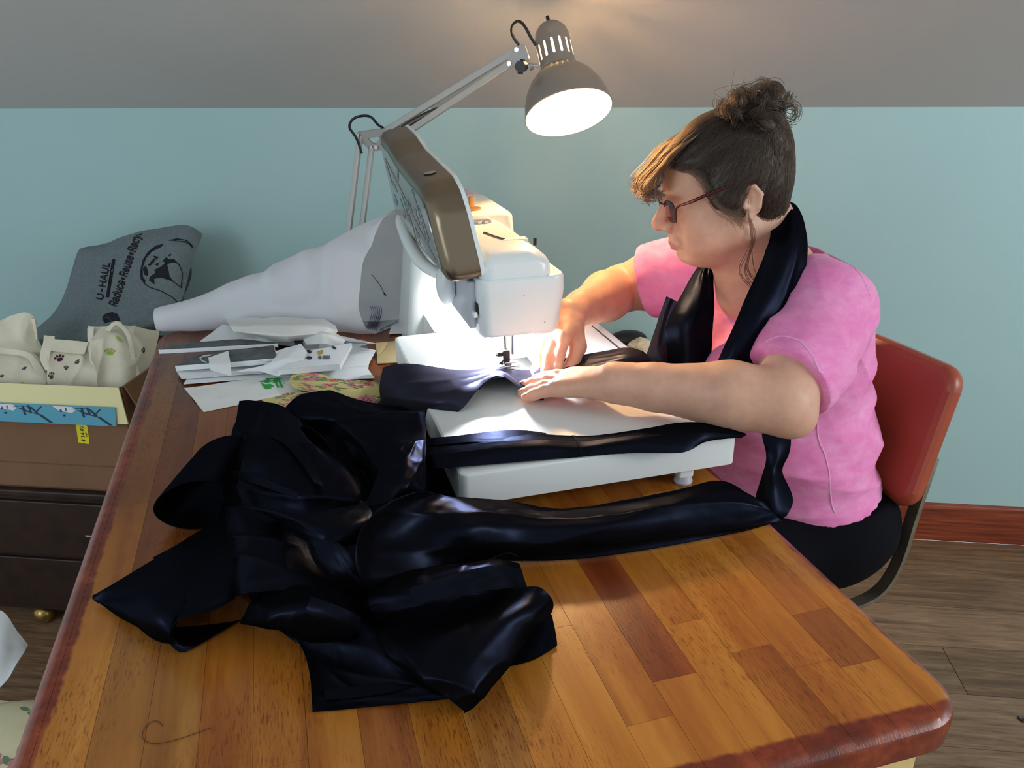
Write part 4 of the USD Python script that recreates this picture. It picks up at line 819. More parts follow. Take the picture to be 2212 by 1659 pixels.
for s in (1, -1):
    hc((0.1030, 0.0, -0.0515), (0.095, 0.021 * s, -0.0545), 0.0040, 0.0020, 0.004)
    hc((0.1000, 0.0, -0.0600), (0.094, 0.020 * s, -0.0560), 0.0048, 0.0022, 0.004)
    hc((0.111, 0.0, -0.0562), (0.097, 0.024 * s, -0.0565), 0.0012, 0.0010, 0.0025, True)
    hc((0.101, 0.017 * s, -0.026), (0.090, 0.034 * s, -0.056), 0.0014, 0.0012, 0.006, True)
    # ear
    he((-0.008, 0.074 * s, 0.004), (0.0145, 0.0072, 0.0245), 0.006, tilt=-0.2)
    hc((0.001, 0.076 * s, 0.025), (-0.013, 0.080 * s, 0.025), 0.0034, 0.0034, 0.003); hc((-0.013, 0.080 * s, 0.025), (-0.022, 0.081 * s, 0.011), 0.0034, 0.0032, 0.003); hc((-0.022, 0.081 * s, 0.011), (-0.018, 0.079 * s, -0.009), 0.0032, 0.003, 0.003)
    he((-0.006, 0.085 * s, 0.007), (0.0092, 0.0100, 0.0160), 0.002, True, tilt=-0.2); hc((-0.010, 0.0765 * s, 0.016), (-0.010, 0.0765 * s, -0.004), 0.0022, 0.0022, 0.002)
    he((0.003, 0.078 * s, -0.002), (0.004, 0.004, 0.006), 0.003)
    he((-0.003, 0.075 * s, -0.021), (0.007, 0.005, 0.008), 0.005)
bm_ = body.mesh(); weld_smooth(bm_, 2)
L_ = (bm_.vertices - HM) @ HB / HS
tint = np.tile(A([0.65, 0.375, 0.265]), (len(L_), 1))
def blend(w, c): 
    global tint
    tint = tint * (1 - w[:, None]) + A(c) * w[:, None]
def soft(d, r, e): return np.clip((r - d) / e, 0, 1)
for s in (1, -1): blend(0.35 * soft(np.linalg.norm((L_ - A([0.075, 0.036 * s, -0.028])) / A([1, 1, 0.9]), axis=1), 0.03, 0.025), [0.62, 0.27, 0.2])
blend(0.4 * soft(np.linalg.norm(L_ - A([0.12, 0, -0.018]), axis=1), 0.018, 0.015), [0.6, 0.26, 0.2])
blend(0.75 * soft(np.abs(L_[:, 2] + 0.056 + 0.0) / 0.011 + np.abs(L_[:, 1]) / 0.026 + np.clip(0.088 - L_[:, 0], 0, 1) * 200, 1.0, 0.3), [0.45, 0.15, 0.13])
for tp, fd, n, ang in ltips + rtips: blend(0.35 * soft(np.linalg.norm(bm_.vertices - tp[-1], axis=1), 0.018, 0.012), [0.68, 0.36, 0.28])
sv, sf, sn = meshkit.arrays(bm_, True)
skin = usdkit.material(stage, '/World/Looks/skin', {
    'a': ('attribute', {'attribute': 'tint'}), 'g': ('geometry', {}), 'n': ('noise_texture', {'scale': 55.0, 'detail': 5.0, 'roughness': 0.6}),
    'r': ('rgb_ramp', {'ramp': [(0.35, (0.95, 0.91, 0.89)), (0.6, (1.03, 1.02, 1.01))]}), 'x': ('mix', {'mix_type': 'multiply', 'fac': 1.0}),
    'n2': ('noise_texture', {'scale': 900.0, 'detail': 2.0}), 'b': ('bump', {'strength': 0.12, 'distance': 0.001}),
    'p': ('principled_bsdf', {'roughness': 0.48, 'subsurface_weight': 0.12, 'subsurface_radius': (1.0, 0.35, 0.2), 'subsurface_scale': 0.006, 'specular_ior_level': 0.4})},
    [('a.color', 'x.color1'), ('g.position', 'n.vector'), ('n.fac', 'r.fac'), ('r.color', 'x.color2'), ('x.color', 'p.base_color'), ('g.position', 'n2.vector'), ('n2.fac', 'b.height'), ('b.normal', 'p.normal')], surface='p.BSDF')
pw = thing('person', 'seated woman in pink t-shirt and glasses, sewing with both hands on the fabric', 'person')
bo = obj('body', (sv, sf), skin, pw, smooth=True)
UsdGeom.PrimvarsAPI(bo).CreatePrimvar('tint', Sdf.ValueTypeNames.Color3fArray, 'vertex').Set(Vt.Vec3fArray.FromNumpy(tint.astype(np.float32)))
# nails
nail_m = mat('finger_nail', '#e0b3a4', 0.25)
for tp, fd, n, ang in ltips + rtips:
    v = tp[-1] - tp[-2]; v /= np.linalg.norm(v); up = n - v * (n @ v); up /= np.linalg.norm(up); c = tp[-2] + (tp[-1] - tp[-2]) * 0.85 + up * 0.0066
    e = trimesh.creation.icosphere(2, 1.0); e.vertices = e.vertices * [0.0062, 0.0047, 0.0012]; e.apply_transform(frame_m(c, v, np.cross(up, v), up)); obj('nail', e, nail_m, pw)
# eyes behind the lowered lids: a sliver of each eyeball
eye_m = mat('eye', '#4a3a30', 0.15)
for s in (1, -1):
    e = trimesh.creation.icosphere(3, 1.0); e.vertices = e.vertices * A([0.0095, 0.0105, 0.0085]) * HS; e.apply_transform(frame_m(hp_(0.0775, 0.030 * s, 0.0085), Hf, Hl, Hu)); obj('eye', e, eye_m, pw)
    br = [hp_(0.098 - 0.018 * t, (0.012 + 0.036 * t) * s, 0.038 + 0.008 * math.sin(t * 2.6)) for t in np.linspace(0, 1, 8)]
# ---- hair: swept-up cap, bun, and strands
hair_m = usdkit.material(stage, '/World/Looks/hair', {'g': ('geometry', {}), 'n': ('noise_texture', {'scale': 40.0, 'detail': 3.0}), 'r': ('rgb_ramp', {'ramp': [(0.3, (0.022, 0.015, 0.011)), (0.7, (0.055, 0.036, 0.025))]}),
    'p': ('principled_bsdf', {'roughness': 0.42, 'specular_ior_level': 0.5})}, [('g.position', 'n.vector'), ('n.fac', 'r.fac'), ('r.color', 'p.base_color')], surface='p.BSDF')
HF = Field(HM - 0.24, HM + 0.26, 0.0028)
def hh(c, r, k=0.02, cut=False): HF.ell(hp_(*c), A(r) * HS, HB, k, cut)
hh((-0.004, 0, 0.042), (0.091, 0.079, 0.080))
hh((0.000, 0, 0.092), (0.060, 0.062, 0.034), 0.025)
hh((0.056, 0, 0.074), (0.044, 0.055, 0.022), 0.025)
hh((-0.042, 0, 0.012), (0.044, 0.066, 0.070), 0.025)
hh((-0.038, 0, -0.046), (0.036, 0.048, 0.050), 0.025)
for s in (1, -1): hh((0.012, 0.066 * s, 0.022), (0.038, 0.016, 0.040), 0.015); hh((0.012, 0.070 * s, -0.008), (0.016, 0.008, 0.026), 0.012)
hh((-0.056, 0.01, 0.076), (0.034, 0.050, 0.044), 0.02); hh((-0.036, 0.015, 0.112), (0.036, 0.042, 0.024), 0.02)
for c, r in (((-0.064, 0.042, 0.065), 0.018), ((-0.072, 0.0, 0.055), 0.018), ((-0.05, 0.045, 0.100), 0.016), ((-0.022, 0.030, 0.126), 0.012), ((-0.048, -0.03, 0.118), 0.015)): hh(c, (r, r, r), 0.012)
hh((0.098, 0, -0.03), (0.075, 0.075, 0.098), 0.012, True)             # the face is left free
for s in (1, -1): hh((-0.010, 0.088 * s, 0.001), (0.017, 0.018, 0.026), 0.006, True); hh((0.045, 0.085 * s, -0.045), (0.055, 0.035, 0.045), 0.01, True)
hm = HF.mesh()
hl = (hm.vertices - HM) @ HB / HS
nrm = meshkit.arrays(hm, True)[2]
st = np.sin(hl[:, 2] * 420 + hl[:, 0] * 260 + 5 * meshkit.fbm(hl * 25, 3)) * 0.5 + (meshkit.fbm(hl * A([35, 90, 90]), 3, 5) - 0.5) * 2
hm.vertices = hm.vertices + nrm * (st * 0.0009)[:, None]
ho = obj('hair', hm, hair_m, pw, smooth=True, label='dark brown hair pinned up')
rng = np.random.default_rng(8); curves, widths = [], []
def strand(pts, w=0.0006, n=14): curves.append(spline(pts, n)); widths.append(np.full(n, w) * np.r_[np.ones(n - 3), 0.8, 0.6, 0.3])
samp = hl[(hl[:, 2] > -0.08)]; nn = nrm[(hl[:, 2] > -0.08)]
pick = rng.choice(len(samp), 5200, replace=False)
BUN = A([-0.048, 0.015, 0.100])
from scipy.spatial import cKDTree
hk = cKDTree(hl); hnl = nrm @ HB
for i in pick:                                                   # combed back over the cap towards the bun
    p = samp[i].copy(); q = [p]
    for _ in range(6):
        d = BUN - p; L = np.linalg.norm(d)
        if L < 0.045: break
        d = d / L * 0.012 + rng.normal(0, 0.0012, 3); p = p + d; j = hk.query(p)[1]; p = hl[j] + hnl[j] * (0.0012 + rng.random() * 0.0016) ; q.append(p)
    if len(q) > 3: strand([hp_(*k) for k in q], 0.00026)
def curl(c, r, ax1, ax2, turns, drift, w=0.0011, n=26, th0=0.0):
    t = np.linspace(0, 1, n); th = th0 + t * turns * 2 * np.pi
    P = A(c) + np.outer(np.cos(th) * r * (1 - 0.3 * t), ax1) + np.outer(np.sin(th) * r * (1 - 0.3 * t), ax2) + np.outer(t, drift)
    curves.append(A([hp_(*k) for k in P])); widths.append(np.full(n, w))
for k in range(60):                                             # curls of the loose bun
    c = BUN + np.clip(rng.normal(0, 1, 3), -1.3, 1.3) * A([0.030, 0.028, 0.012]) + A([0.012, 0.012, 0.024]); a = rng.normal(0, 1, 3); a /= np.linalg.norm(a); b = np.cross(a, rng.normal(0, 1, 3)); b /= np.linalg.norm(b)
    r0 = rng.uniform(0.010, 0.019)
    _t0, _tn, _dr = rng.uniform(0, 6.28), rng.uniform(0.5, 1.1), rng.normal(0, 0.009, 3)
    for m_ in range(24): curl(c + rng.normal(0, 0.0024, 3), r0 + rng.normal(0, 0.0022), a, b, _tn + rng.normal(0, .12), _dr + rng.normal(0, .003, 3), 0.0004, th0=_t0 + rng.normal(0, .3))
for k in range(420):                                             # fringe falling forward over the brow
    l0 = rng.uniform(-0.055, 0.05); u0 = 0.098 + rng.uniform(-0.02, 0.012); s_ = rng.uniform(0.75, 1.15)
    cl_ = math.sin(l0 * 190) * 0.006; e_ = rng.random()
    w_ = rng.normal(0, .003)
    P = [(0.026, l0 * 0.75, 0.118), (0.062, l0 * 0.9, 0.103), (0.092, l0, 0.085 + cl_ * .5 + w_), (0.114 * s_ ** .2 + w_, l0 * 1.05, 0.066 + cl_), (0.129 * s_ ** .4 + cl_ + w_, l0 * 1.1 + rng.normal(0, .004), 0.050), (0.122 + 0.022 * e_ + rng.normal(0, .004), l0 * 1.1 + rng.normal(0, .008), 0.041 - 0.008 * e_ + rng.normal(0, .003)), (0.108 + 0.03 * e_ + rng.normal(0, .004), l0 * 1.1 + rng.normal(0, .006), 0.037 + 0.010 * math.sin(l0 * 120) + rng.normal(0, .004))]
    strand([hp_(*q) for q in P], 0.00045, 22)
for k in range(130):                                             # sideburn wisps and the hair over the temple
    s = 1 if rng.random() < 0.8 else -1
    P = [(0.06 + rng.normal(0, .01), 0.060 * s, 0.066), (0.050 + rng.normal(0, .008), 0.072 * s, 0.042), (0.028 + rng.normal(0, .008), 0.079 * s, 0.010), (0.012 + rng.normal(0, .006), 0.080 * s, -0.022 + rng.normal(0, .008))]
    strand([hp_(*q) for q in P], 0.0004, 14)
for k in range(8): strand([hp_(0.0, 0.080, -0.015), hp_(-0.006 + k * .001, 0.078, -0.06), hp_(0.01 + rng.normal(0, .006), 0.07, -0.10), hp_(-0.015 + rng.normal(0, .01), 0.066, -0.15)], 0.0006, 16)
for k in range(14): strand([hp_(*(BUN + A([0.02, 0, 0.03]))), hp_(*(BUN + rng.normal(0, .012, 3) + A([0.02, 0, .038]))), hp_(*(BUN + rng.normal(0, .018, 3) + A([.01, 0, .046])))], 0.0003, 12)
cv = UsdGeom.BasisCurves.Define(stage, path_of(pw) + '/hair_strands')
cv.CreateTypeAttr('linear'); cv.CreateCurveVertexCountsAttr(Vt.IntArray([len(c) for c in curves]))
cv.CreatePointsAttr(Vt.Vec3fArray.FromNumpy(np.vstack(curves).astype(np.float32))); cv.CreateWidthsAttr(Vt.FloatArray.FromNumpy(np.concatenate(widths).astype(np.float32) * 2)); cv.SetWidthsInterpolation('vertex')
strand_m = usdkit.material(stage, '/World/Looks/hair_strand', {'p': ('principled_hair_bsdf', {'parametrization': 'Direct coloring', 'color': (0.022, 0.012, 0.0065), 'roughness': 0.42, 'radial_roughness': 0.4})}, [], surface='p.BSDF')
UsdShade.MaterialBindingAPI.Apply(cv.GetPrim()).Bind(strand_m); meta(cv.GetPrim(), kind='stuff')
# ---- glasses
frame_mt = mat('glasses_frame', '#5d3230', 0.25, metallic=0.85)
gl = thing('glasses', label='thin reddish metal half-rim glasses', parent=pw)
def lens_outline(s, n=40):
    t = np.arange(n) * 2 * np.pi / n; ce = np.sign(np.cos(t)) * np.abs(np.cos(t)) ** 0.7; se = np.sign(np.sin(t)) * np.abs(np.sin(t)) ** 0.7
    return A([hp_(0.108 - 0.10 * (0.009 + abs(0.031 + 0.025 * c)) ** 1.0 * (1 if True else 0) - 0.0, (0.033 + 0.0255 * c) * s, 0.004 + 0.0165 * e) for c, e in zip(ce, se)])
glass_m = usdkit.material(stage, '/World/Looks/lens_glass', {'f': ('fresnel', {'IOR': 1.5}), 't': ('transparent_bsdf', {'color': (0.97, 0.95, 0.96)}), 'g': ('glossy_bsdf', {'color': (1, 0.92, 1), 'roughness': 0.02}), 'm': ('mix_closure', {})}, [('f.fac', 'm.fac'), ('t.BSDF', 'm.closure1'), ('g.BSDF', 'm.closure2')], surface='m.closure')
for s in (1, -1):
    o = lens_outline(s); top_ = np.roll(o, -38, 0)[:24]
    rm = obj('rim', tube(top_, 0.0011, 40, 8), frame_mt, gl)
    c = o.mean(0); v = np.vstack([o, c, o - Hf * 0.0012, c - Hf * 0.0012]); n = len(o); f = []
    for j in range(n):
        k = (j + 1) % n; f += [[n, j, k], [2 * n + 1, n + 1 + k, n + 1 + j], [j, n + 1 + j, n + 1 + k], [j, n + 1 + k, k]]
    obj('lens', tri(v, f), glass_m, gl, smooth=30)
    hinge = hp_(0.099, 0.061 * s, 0.014)
    obj('temple', tube([top_[0] if s else top_[-1], hinge, hp_(0.085, 0.068 * s, 0.019), hp_(0.055, 0.077 * s, 0.027), hp_(0.01, 0.083 * s, 0.034), hp_(-0.015, 0.085 * s, 0.030)], [0.0012, 0.0016, 0.0026, 0.0022, 0.0014, 0.0012], 40, 8), frame_mt, gl)
obj('bridge', tube([hp_(0.104, 0.011, 0.010), hp_(0.112, 0, 0.014), hp_(0.104, -0.011, 0.010)], 0.0011, 16, 8), frame_mt, gl)
# ---- shirt
SF = Field((0.53, 0.75, 0.50), (1.04, 1.48, 1.08), 0.0035)
torso(SF, 0.004); SA = Field((0.53, 0.75, 0.50), (1.04, 1.48, 1.08), 0.0035); upper_arms(SA, 0.0125)
for E_, S_, c_, tl in ((Le, Ls, 0.80, 0.75), (Re, Rs, 0.66, 0.0)):                # sleeve ends
    d = (E_ - S_) / np.linalg.norm(E_ - S_); d = d + tl * A([-0.75, 0.0, -0.3]); d /= np.linalg.norm(d); c = S_ + (E_ - S_) * c_
    X, Y, Z = np.meshgrid(*SF.ax, indexing='ij', sparse=True); al = (X - c[0]) * d[0] + (Y - c[1]) * d[1] + (Z - c[2]) * d[2]
    rad = np.sqrt(np.maximum((X - c[0]) ** 2 + (Y - c[1]) ** 2 + (Z - c[2]) ** 2 - al ** 2, 0))
    cutd = np.where(rad < 0.13, al, -1.0); SA.f = np.maximum(SA.f, cutd.astype(np.float32))
_h = np.clip(0.5 + 0.5 * (SF.f - SA.f) / 0.04, 0, 1); SF.f = SF.f * (1 - _h) + SA.f * _h - 0.04 * _h * (1 - _h)
SF.f = np.maximum(SF.f, (0.575 - SF.ax[2])[None, None, :] + 0.16 * (SF.ax[0] - 0.80)[:, None, None])
# scoop of the neck and the V in front
SF.cone(neck0 + A([0.0, 0, 0.02]), neck0 + A([-0.04, 0, 0.08]), 0.080, 0.085, 0.008, cut=True)
vt = A([0.655, 1.075, 0.865])
SF.cone(neck0 + A([-0.055, 0, 0.0]), vt, 0.050, 0.012, 0.006, cut=True)
smh = SF.mesh(); weld_smooth(smh, 3)
P = smh.vertices; nr = meshkit.arrays(smh, True)[2]
wr = np.zeros(len(P))
for cx_, cy_, cz_, fr, am, ax_ in ((0.90, 0.95, 0.66, 80, 0.0042, (0.35, -0.1, 1.0)), (0.90, 0.96, 0.79, 75, 0.0040, (-0.7, 0.0, 1.0)), (0.70, 0.90, 0.94, 110, 0.0028, (0.8, 0.5, 0.45)), (0.70, 0.95, 0.64, 85, 0.0045, (0.1, 0.2, 1.0)), (0.82, 0.93, 0.90, 90, 0.004, (0.8, -0.5, 0.5))):
    d = np.exp(-np.sum(((P - A([cx_, cy_, cz_])) / 0.10) ** 2, 1)); ph = P @ A(ax_) * fr + 4 * meshkit.fbm(P * 9, 2, 3)
    wr += d * am * (1 - 2 * np.abs(np.sin(ph / 2)) ** 0.7)
wr += (meshkit.fbm(P * 14, 3, 9) - 0.5) * 0.009
smh.vertices = P + nr * wr[:, None]
pink = usdkit.material(stage, '/World/Looks/pink_cotton', {
    'g': ('geometry', {}), 's': ('mapping', {'scale': (1, 1, 1.9)}), 'n': ('noise_texture', {'scale': 17.0, 'detail': 8.0, 'roughness': 0.72}), 'r': ('rgb_ramp', {'ramp': [(0.28, lin('#e06eae')), (0.48, lin('#ea86be')), (0.66, lin('#f09ccc')), (0.82, lin('#f6b8de'))]}),
    'n2': ('noise_texture', {'scale': 1500.0}), 'b': ('bump', {'strength': 0.15, 'distance': 0.0006}),
    'p': ('principled_bsdf', {'roughness': 0.85, 'sheen_weight': 0.15})},
    [('g.position', 's.vector'), ('s.vector', 'n.vector'), ('n.fac', 'r.fac'), ('r.color', 'p.base_color'), ('g.position', 'n2.vector'), ('n2.fac', 'b.height'), ('b.normal', 'p.normal')], surface='p.BSDF')
obj('shirt', smh, pink, pw, smooth=True, label='faded pink short-sleeved t-shirt')
seam_m = mat('pink_seam', '#ecaad0', 0.85)
_q = (smh.vertices - EYE) @ ROT; _px = np.c_[CX + FPX * _q[:, 0] / -_q[:, 2], CY - FPX * _q[:, 1] / -_q[:, 2]]; _dp = -_q[:, 2]
def on_shirt(pts):
    out = []
    for x, y in chord(pts, 40):
        i = np.where(np.hypot(_px[:, 0] - x, _px[:, 1] - y) < 5)[0]
        if len(i): out.append(smh.vertices[i[np.argmin(_dp[i])]])
    o = A(out)
    for _ in range(3): o[1:-1] = (o[:-2] + 2 * o[1:-1] + o[2:]) / 4
    return o
for L_s in ([(1762, 870), (1764, 930), (1776, 975), (1790, 1010), (1794, 1060), (1802, 1112)], [(1790, 545), (1842, 570), (1872, 610), (1888, 650)], [(1648, 738), (1680, 724), (1722, 732), (1756, 766), (1776, 810)]):
    obj('seam', tube(on_shirt(L_s), 0.0013, sides=6), seam_m, pw, label='pale worn seam of the shirt')
# ---- trousers and shoes
TF = Field((0.28, 0.80, 0.03), (1.03, 1.40, 0.62), 0.005)
TF.ell(hips + A([0.012, 0, -0.005]), (0.150, 0.195, 0.118), None, 0.03)
for s, kx in ((-1, 0.40), (1, 0.38)):
    hj = A([0.84, 1.095 + 0.09 * s, 0.510]); kj = A([kx, 1.09 + 0.12 * s, 0.495]); aj = A([kx + 0.06, 1.09 + 0.13 * s, 0.11])
    TF.cone(hj, kj, 0.092, 0.064, 0.03); TF.cone(kj, aj, 0.062, 0.048, 0.02)
TF.f = np.maximum(TF.f, (TF.ax[2] - 0.585)[None, None, :]); TF.f = np.maximum(TF.f, (0.436 - TF.ax[2])[None, None, :] * (TF.ax[0][:, None, None] > 0.58) - 1.0 * (TF.ax[0][:, None, None] <= 0.58))
tmh = TF.mesh(); weld_smooth(tmh, 3)
denim = mat('dark_navy_cloth', '#090a10', 0.9, bump=0.3, bscale=300, var=0.2, vscale=20, specular_ior_level=0.12)
obj('trousers', tmh, denim, pw, smooth=True, label='dark navy trousers')
shoe_m = mat('black_shoe', '#1a1a1c', 0.5)
for s, kx in ((-1, 0.40), (1, 0.38)):
    SHF = Field((0.22, 0.85, -0.005), (0.55, 1.35, 0.16), 0.005); y = 1.09 + 0.13 * s
    SHF.cone((kx + 0.075, y, 0.045), (kx - 0.10, y, 0.036), 0.044, 0.036, 0.02); SHF.cone((kx + 0.06, y, 0.05), (kx + 0.06, y, 0.10), 0.045, 0.042, 0.02)
    SHF.f = np.maximum(SHF.f, (0.002 - SHF.ax[2])[None, None, :]); obj('shoe', SHF.mesh(), shoe_m, pw, smooth=True)
# ---- the strip of the same satin hanging round her neck
sc_ = thing('scarf_strip', 'folded navy satin strip hung round the neck of the woman in pink', 'fabric strip')
def nk(rows, seed, t=0.004, nv=60):
    p = facing(Patch([[A(q[:3]) if len(q) == 4 else at_y(*q) for q in r] for r in rows], 24, nv, 0.0012, 26, seed)); b_, a_ = np.meshgrid(np.linspace(0, 1, 24), np.linspace(0, 1, nv)); q = np.stack([a_ * 1.2 + seed, b_ * 3.6 + 0.4 * a_, a_ * 0], -1); p.g = p.g + p.normals() * (((1 - np.abs(2 * meshkit.noise(q, seed) - 1)) ** 2 - 0.4) * 0.007)[..., None]; return p.solid(t)
obj('neck_loop', nk([[(.735, 1.215, .985, 0), (.742, 1.225, 1.01, 0), (.745, 1.228, 1.035, 0)], [(.768, 1.165, 1.005, 0), (.782, 1.172, 1.032, 0), (.787, 1.17, 1.06, 0)], [(1662, 476, 1.10), (1690, 450, 1.10), (1722, 440, 1.11)], [(1666, 505, 1.035), (1706, 484, 1.025), (1743, 492, 1.04)], [(1656, 540, 1.0), (1700, 545, 0.985), (1744, 555, .995)],
             [(1636, 590, .985), (1680, 605, .965), (1726, 622, .97)], [(1610, 645, .965), (1655, 662, .945), (1698, 686, .95)], [(1580, 715, .95), (1620, 728, .93), (1660, 745, .935)], [(1548, 785, .94), (1590, 792, .925), (1628, 796, .93)], [(1530, 850, .94), (1570, 850, .925), (1612, 850, .93)]], 31), SATIN, sc_, smooth=60)
obj('front_tail', nk([[(1530, 545, 1.19), (1552, 548, 1.175), (1575, 552, 1.17)], [(1498, 585, 1.165), (1522, 582, 1.14), (1545, 582, 1.13)], [(1468, 640, 1.14), (1508, 640, 1.105), (1544, 640, 1.105)], [(1443, 700, 1.12), (1490, 700, 1.08), (1540, 700, 1.085)], [(1441, 755, 1.11), (1488, 755, 1.07), (1534, 755, 1.075)], [(1446, 850, 1.10), (1485, 850, 1.06), (1524, 850, 1.065)]], 32), SATIN, sc_, smooth=60)
obj('front_tail', nk([[(1440, 640, 1.20), (1460, 650, 1.19), (1474, 660, 1.18)], [(1420, 700, 1.20), (1440, 710, 1.18), (1462, 712, 1.17)], [(1400, 760, 1.18), (1425, 775, 1.16), (1455, 770, 1.16)], [(1385, 800, 1.16), (1420, 815, 1.14), (1455, 815, 1.14)]], 33, 0.0015), SATIN_LIT, sc_, smooth=60)
# ================================================================ left of the table: chest, box of tote bags, moving blanket
BC = A([-0.362, 1.735, 0.0])                                      # front right corner of the box
def wv(a, d, z): return BC + WD * a + WN * d + A([0, 0, z])          # a along the wall, d towards the room
def wbox(a0, a1, d0, d1, z0, z1, r=0.0):
    m = rbox(a0, a1, d0, d1, z0, z1, r) if r else bx(a0, a1, d0, d1, z0, z1)
    v = m.vertices.copy(); m.vertices = BC + np.outer(v[:, 0], WD) + np.outer(v[:, 1], WN) + np.outer(v[:, 2], [0, 0, 1.0]); m.invert(); return m
dark_wood = mat('dark_walnut', '#2a1a14', 0.38, bump=0.15, bscale=60, var=0.35, vscale=20)
chest_ = thing('chest', 'low dark brown wooden chest under the cardboard box, left of the table', 'chest')
obj('body', wbox(-1.0, 0.03, -0.44, 0.006, 0.05, 0.372, 0.004), dark_wood, chest_)
obj('top', wbox(-1.01, 0.04, -0.45, 0.016, 0.372, 0.389, 0.004), dark_wood, chest_)
for z0, z1 in ((0.07, 0.205), (0.215, 0.36)):
    dr = obj('drawer', wbox(-0.97, -0.03, 0.006, 0.014, z0, z1, 0.003), dark_wood, chest_)
brass2 = mat('old_brass', '#a98d4f', 0.28, metallic=0.9)
for a in (-0.94, -0.338, -0.035):
    for d in (-0.40, -0.012):
        f = trimesh.creation.icosphere(3, 0.024); f.apply_translation(wv(a, d, 0.0245)); obj('foot', f, brass2, chest_, label='brass ball foot')
scuff_m = mat('scuff', '#a8a29a', 0.7)
for q in ((-0.155, -0.135, 0.0142, 0.0146, 0.275, 0.279), (-0.115, -0.055, 0.0142, 0.0146, 0.222, 0.228)): obj('scuff_mark', wbox(*q), scuff_m, chest_, smooth=False, label='pale scratch')
card = mat('brown_cardboard', '#7d5b40', 0.75, bump=0.15, bscale=250, var=0.08, vscale=12)
cream_card = mat('cream_card', '#e6dfa9', 0.7)
cb = thing('cardboard_box', 'brown cardboard box with a cream flap and yellow price sticker on the dark chest', 'box')
bz0, bz1, t = 0.3895, 0.645, 0.004
obj('front_panel', wbox(-0.50, 0, -t, 0, bz0, bz1), card, cb, smooth=False)
obj('back_panel', wbox(-0.50, 0, -0.33, -0.33 + t, bz0, bz1), card, cb, smooth=False)
obj('side_panel', wbox(-t, 0.0005, -0.33, 0, bz0, bz1), card, cb, smooth=False)
obj('side_panel', wbox(-0.5005, -0.50 + t, -0.33, 0, bz0, bz1), card, cb, smooth=False)
obj('bottom_panel', wbox(-0.50, 0, -0.33, 0, bz0, bz0 + t), card, cb, smooth=False)
def wquad(pts, th=0.003):
    a = A([wv(*p) for p in pts]); n = np.cross(a[1] - a[0], a[2] - a[0]); n /= np.linalg.norm(n)
    return trimesh.convex.convex_hull(np.vstack([a, a + n * th]))
fl_ = obj('front_flap', wquad([(-0.50, 0.003, bz1 + 0.002), (-0.004, 0.003, bz1 + 0.002), (0.012, 0.020, bz1 - 0.075), (-0.50, 0.020, bz1 - 0.075)]), cream_card, cb, smooth=False, label='cream inside of the folded-out front flap')
obj('side_flap', wquad([(0.003, -0.32, bz1 + 0.002), (0.003, -0.005, bz1 + 0.002), (0.035, -0.005, bz1 - 0.075), (0.035, -0.32, bz1 - 0.075)]), card, cb, smooth=False)
tape_m = mat('blue_print_band', '#4f9db6', 0.5)
def fpt(a, s, o=0.0): return wv(a, 0.0055 + 0.0165 * s + o, bz1 - 0.077 * s)
b_ = obj('blue_band', trimesh.convex.convex_hull(A([fpt(a, s, o) for a in (-0.50, -0.012) for s in (0.50, 1.02) for o in (0.0015, 0.0026)])), tape_m, cb, smooth=False, label='blue printed band')
navy_ink = mat('navy_ink', '#16273f', 0.6); white_ink = mat('white_ink', '#d9dbe0', 0.6)
def band_print(polys): 
    e = extr(shapely.union_all(polys), 0.0004); v = e.vertices; e.vertices = A([fpt(a, s, 0.0028 + z) for a, s, z in v]); return e
sq = lambda a, s: (a, s)
dk = []; wh = []
for o in (-0.02, -0.155, -0.29, -0.42):
    dk += [shapely.LineString([(o - 0.075, .62), (o - 0.055, .72), (o - 0.03, .78), (o - 0.004, 1.0)]).buffer(0.004).intersection(sbox(-.5, .51, -.01, 1.0)), shapely.LineString([(o - 0.09, .60), (o - 0.07, .55), (o - 0.05, .58), (o - 0.035, .75)]).buffer(0.003)]
    dk += [shapely.LineString([(o - 0.055, .53), (o - 0.05, .74)]).buffer(0.0025), shapely.LineString([(o - 0.068, .55), (o - 0.064, .80)]).buffer(0.0025), shapely.LineString([(o - .025, .55), (o - .04, .74)]).buffer(0.002)]
    dk += [shapely.affinity.scale(disc(o - 0.105, 0.0, .0025), 1, 1).intersection(sbox(-1, -1, 1, 1)), sbox(o - .118, .60, o - .113, .68), sbox(o - .112, .75, o - .106, .80), sbox(o - .106, .56, o - .102, .66)]
    wh += [Polygon([(o - 0.135, .52), (o - 0.09, .53), (o - 0.082, .62), (o - 0.09, .70), (o - 0.12, .65)])]
clipb = sbox(-0.5, 0.51, -0.013, 1.01)
obj('band_print', band_print([p.intersection(clipb) for p in dk]), navy_ink, cb, smooth=False); 
for p in wh:
    if p.intersection(clipb).area > 1e-7: obj('band_print', band_print([p.intersection(clipb)]), white_ink, cb, smooth=False)
obj('scored_crease', wbox(-0.50, 0, -0.0005, 0.0006, 0.452, 0.4545), mat('cardboard_crease', '#6b4d35', 0.8), cb, smooth=False)
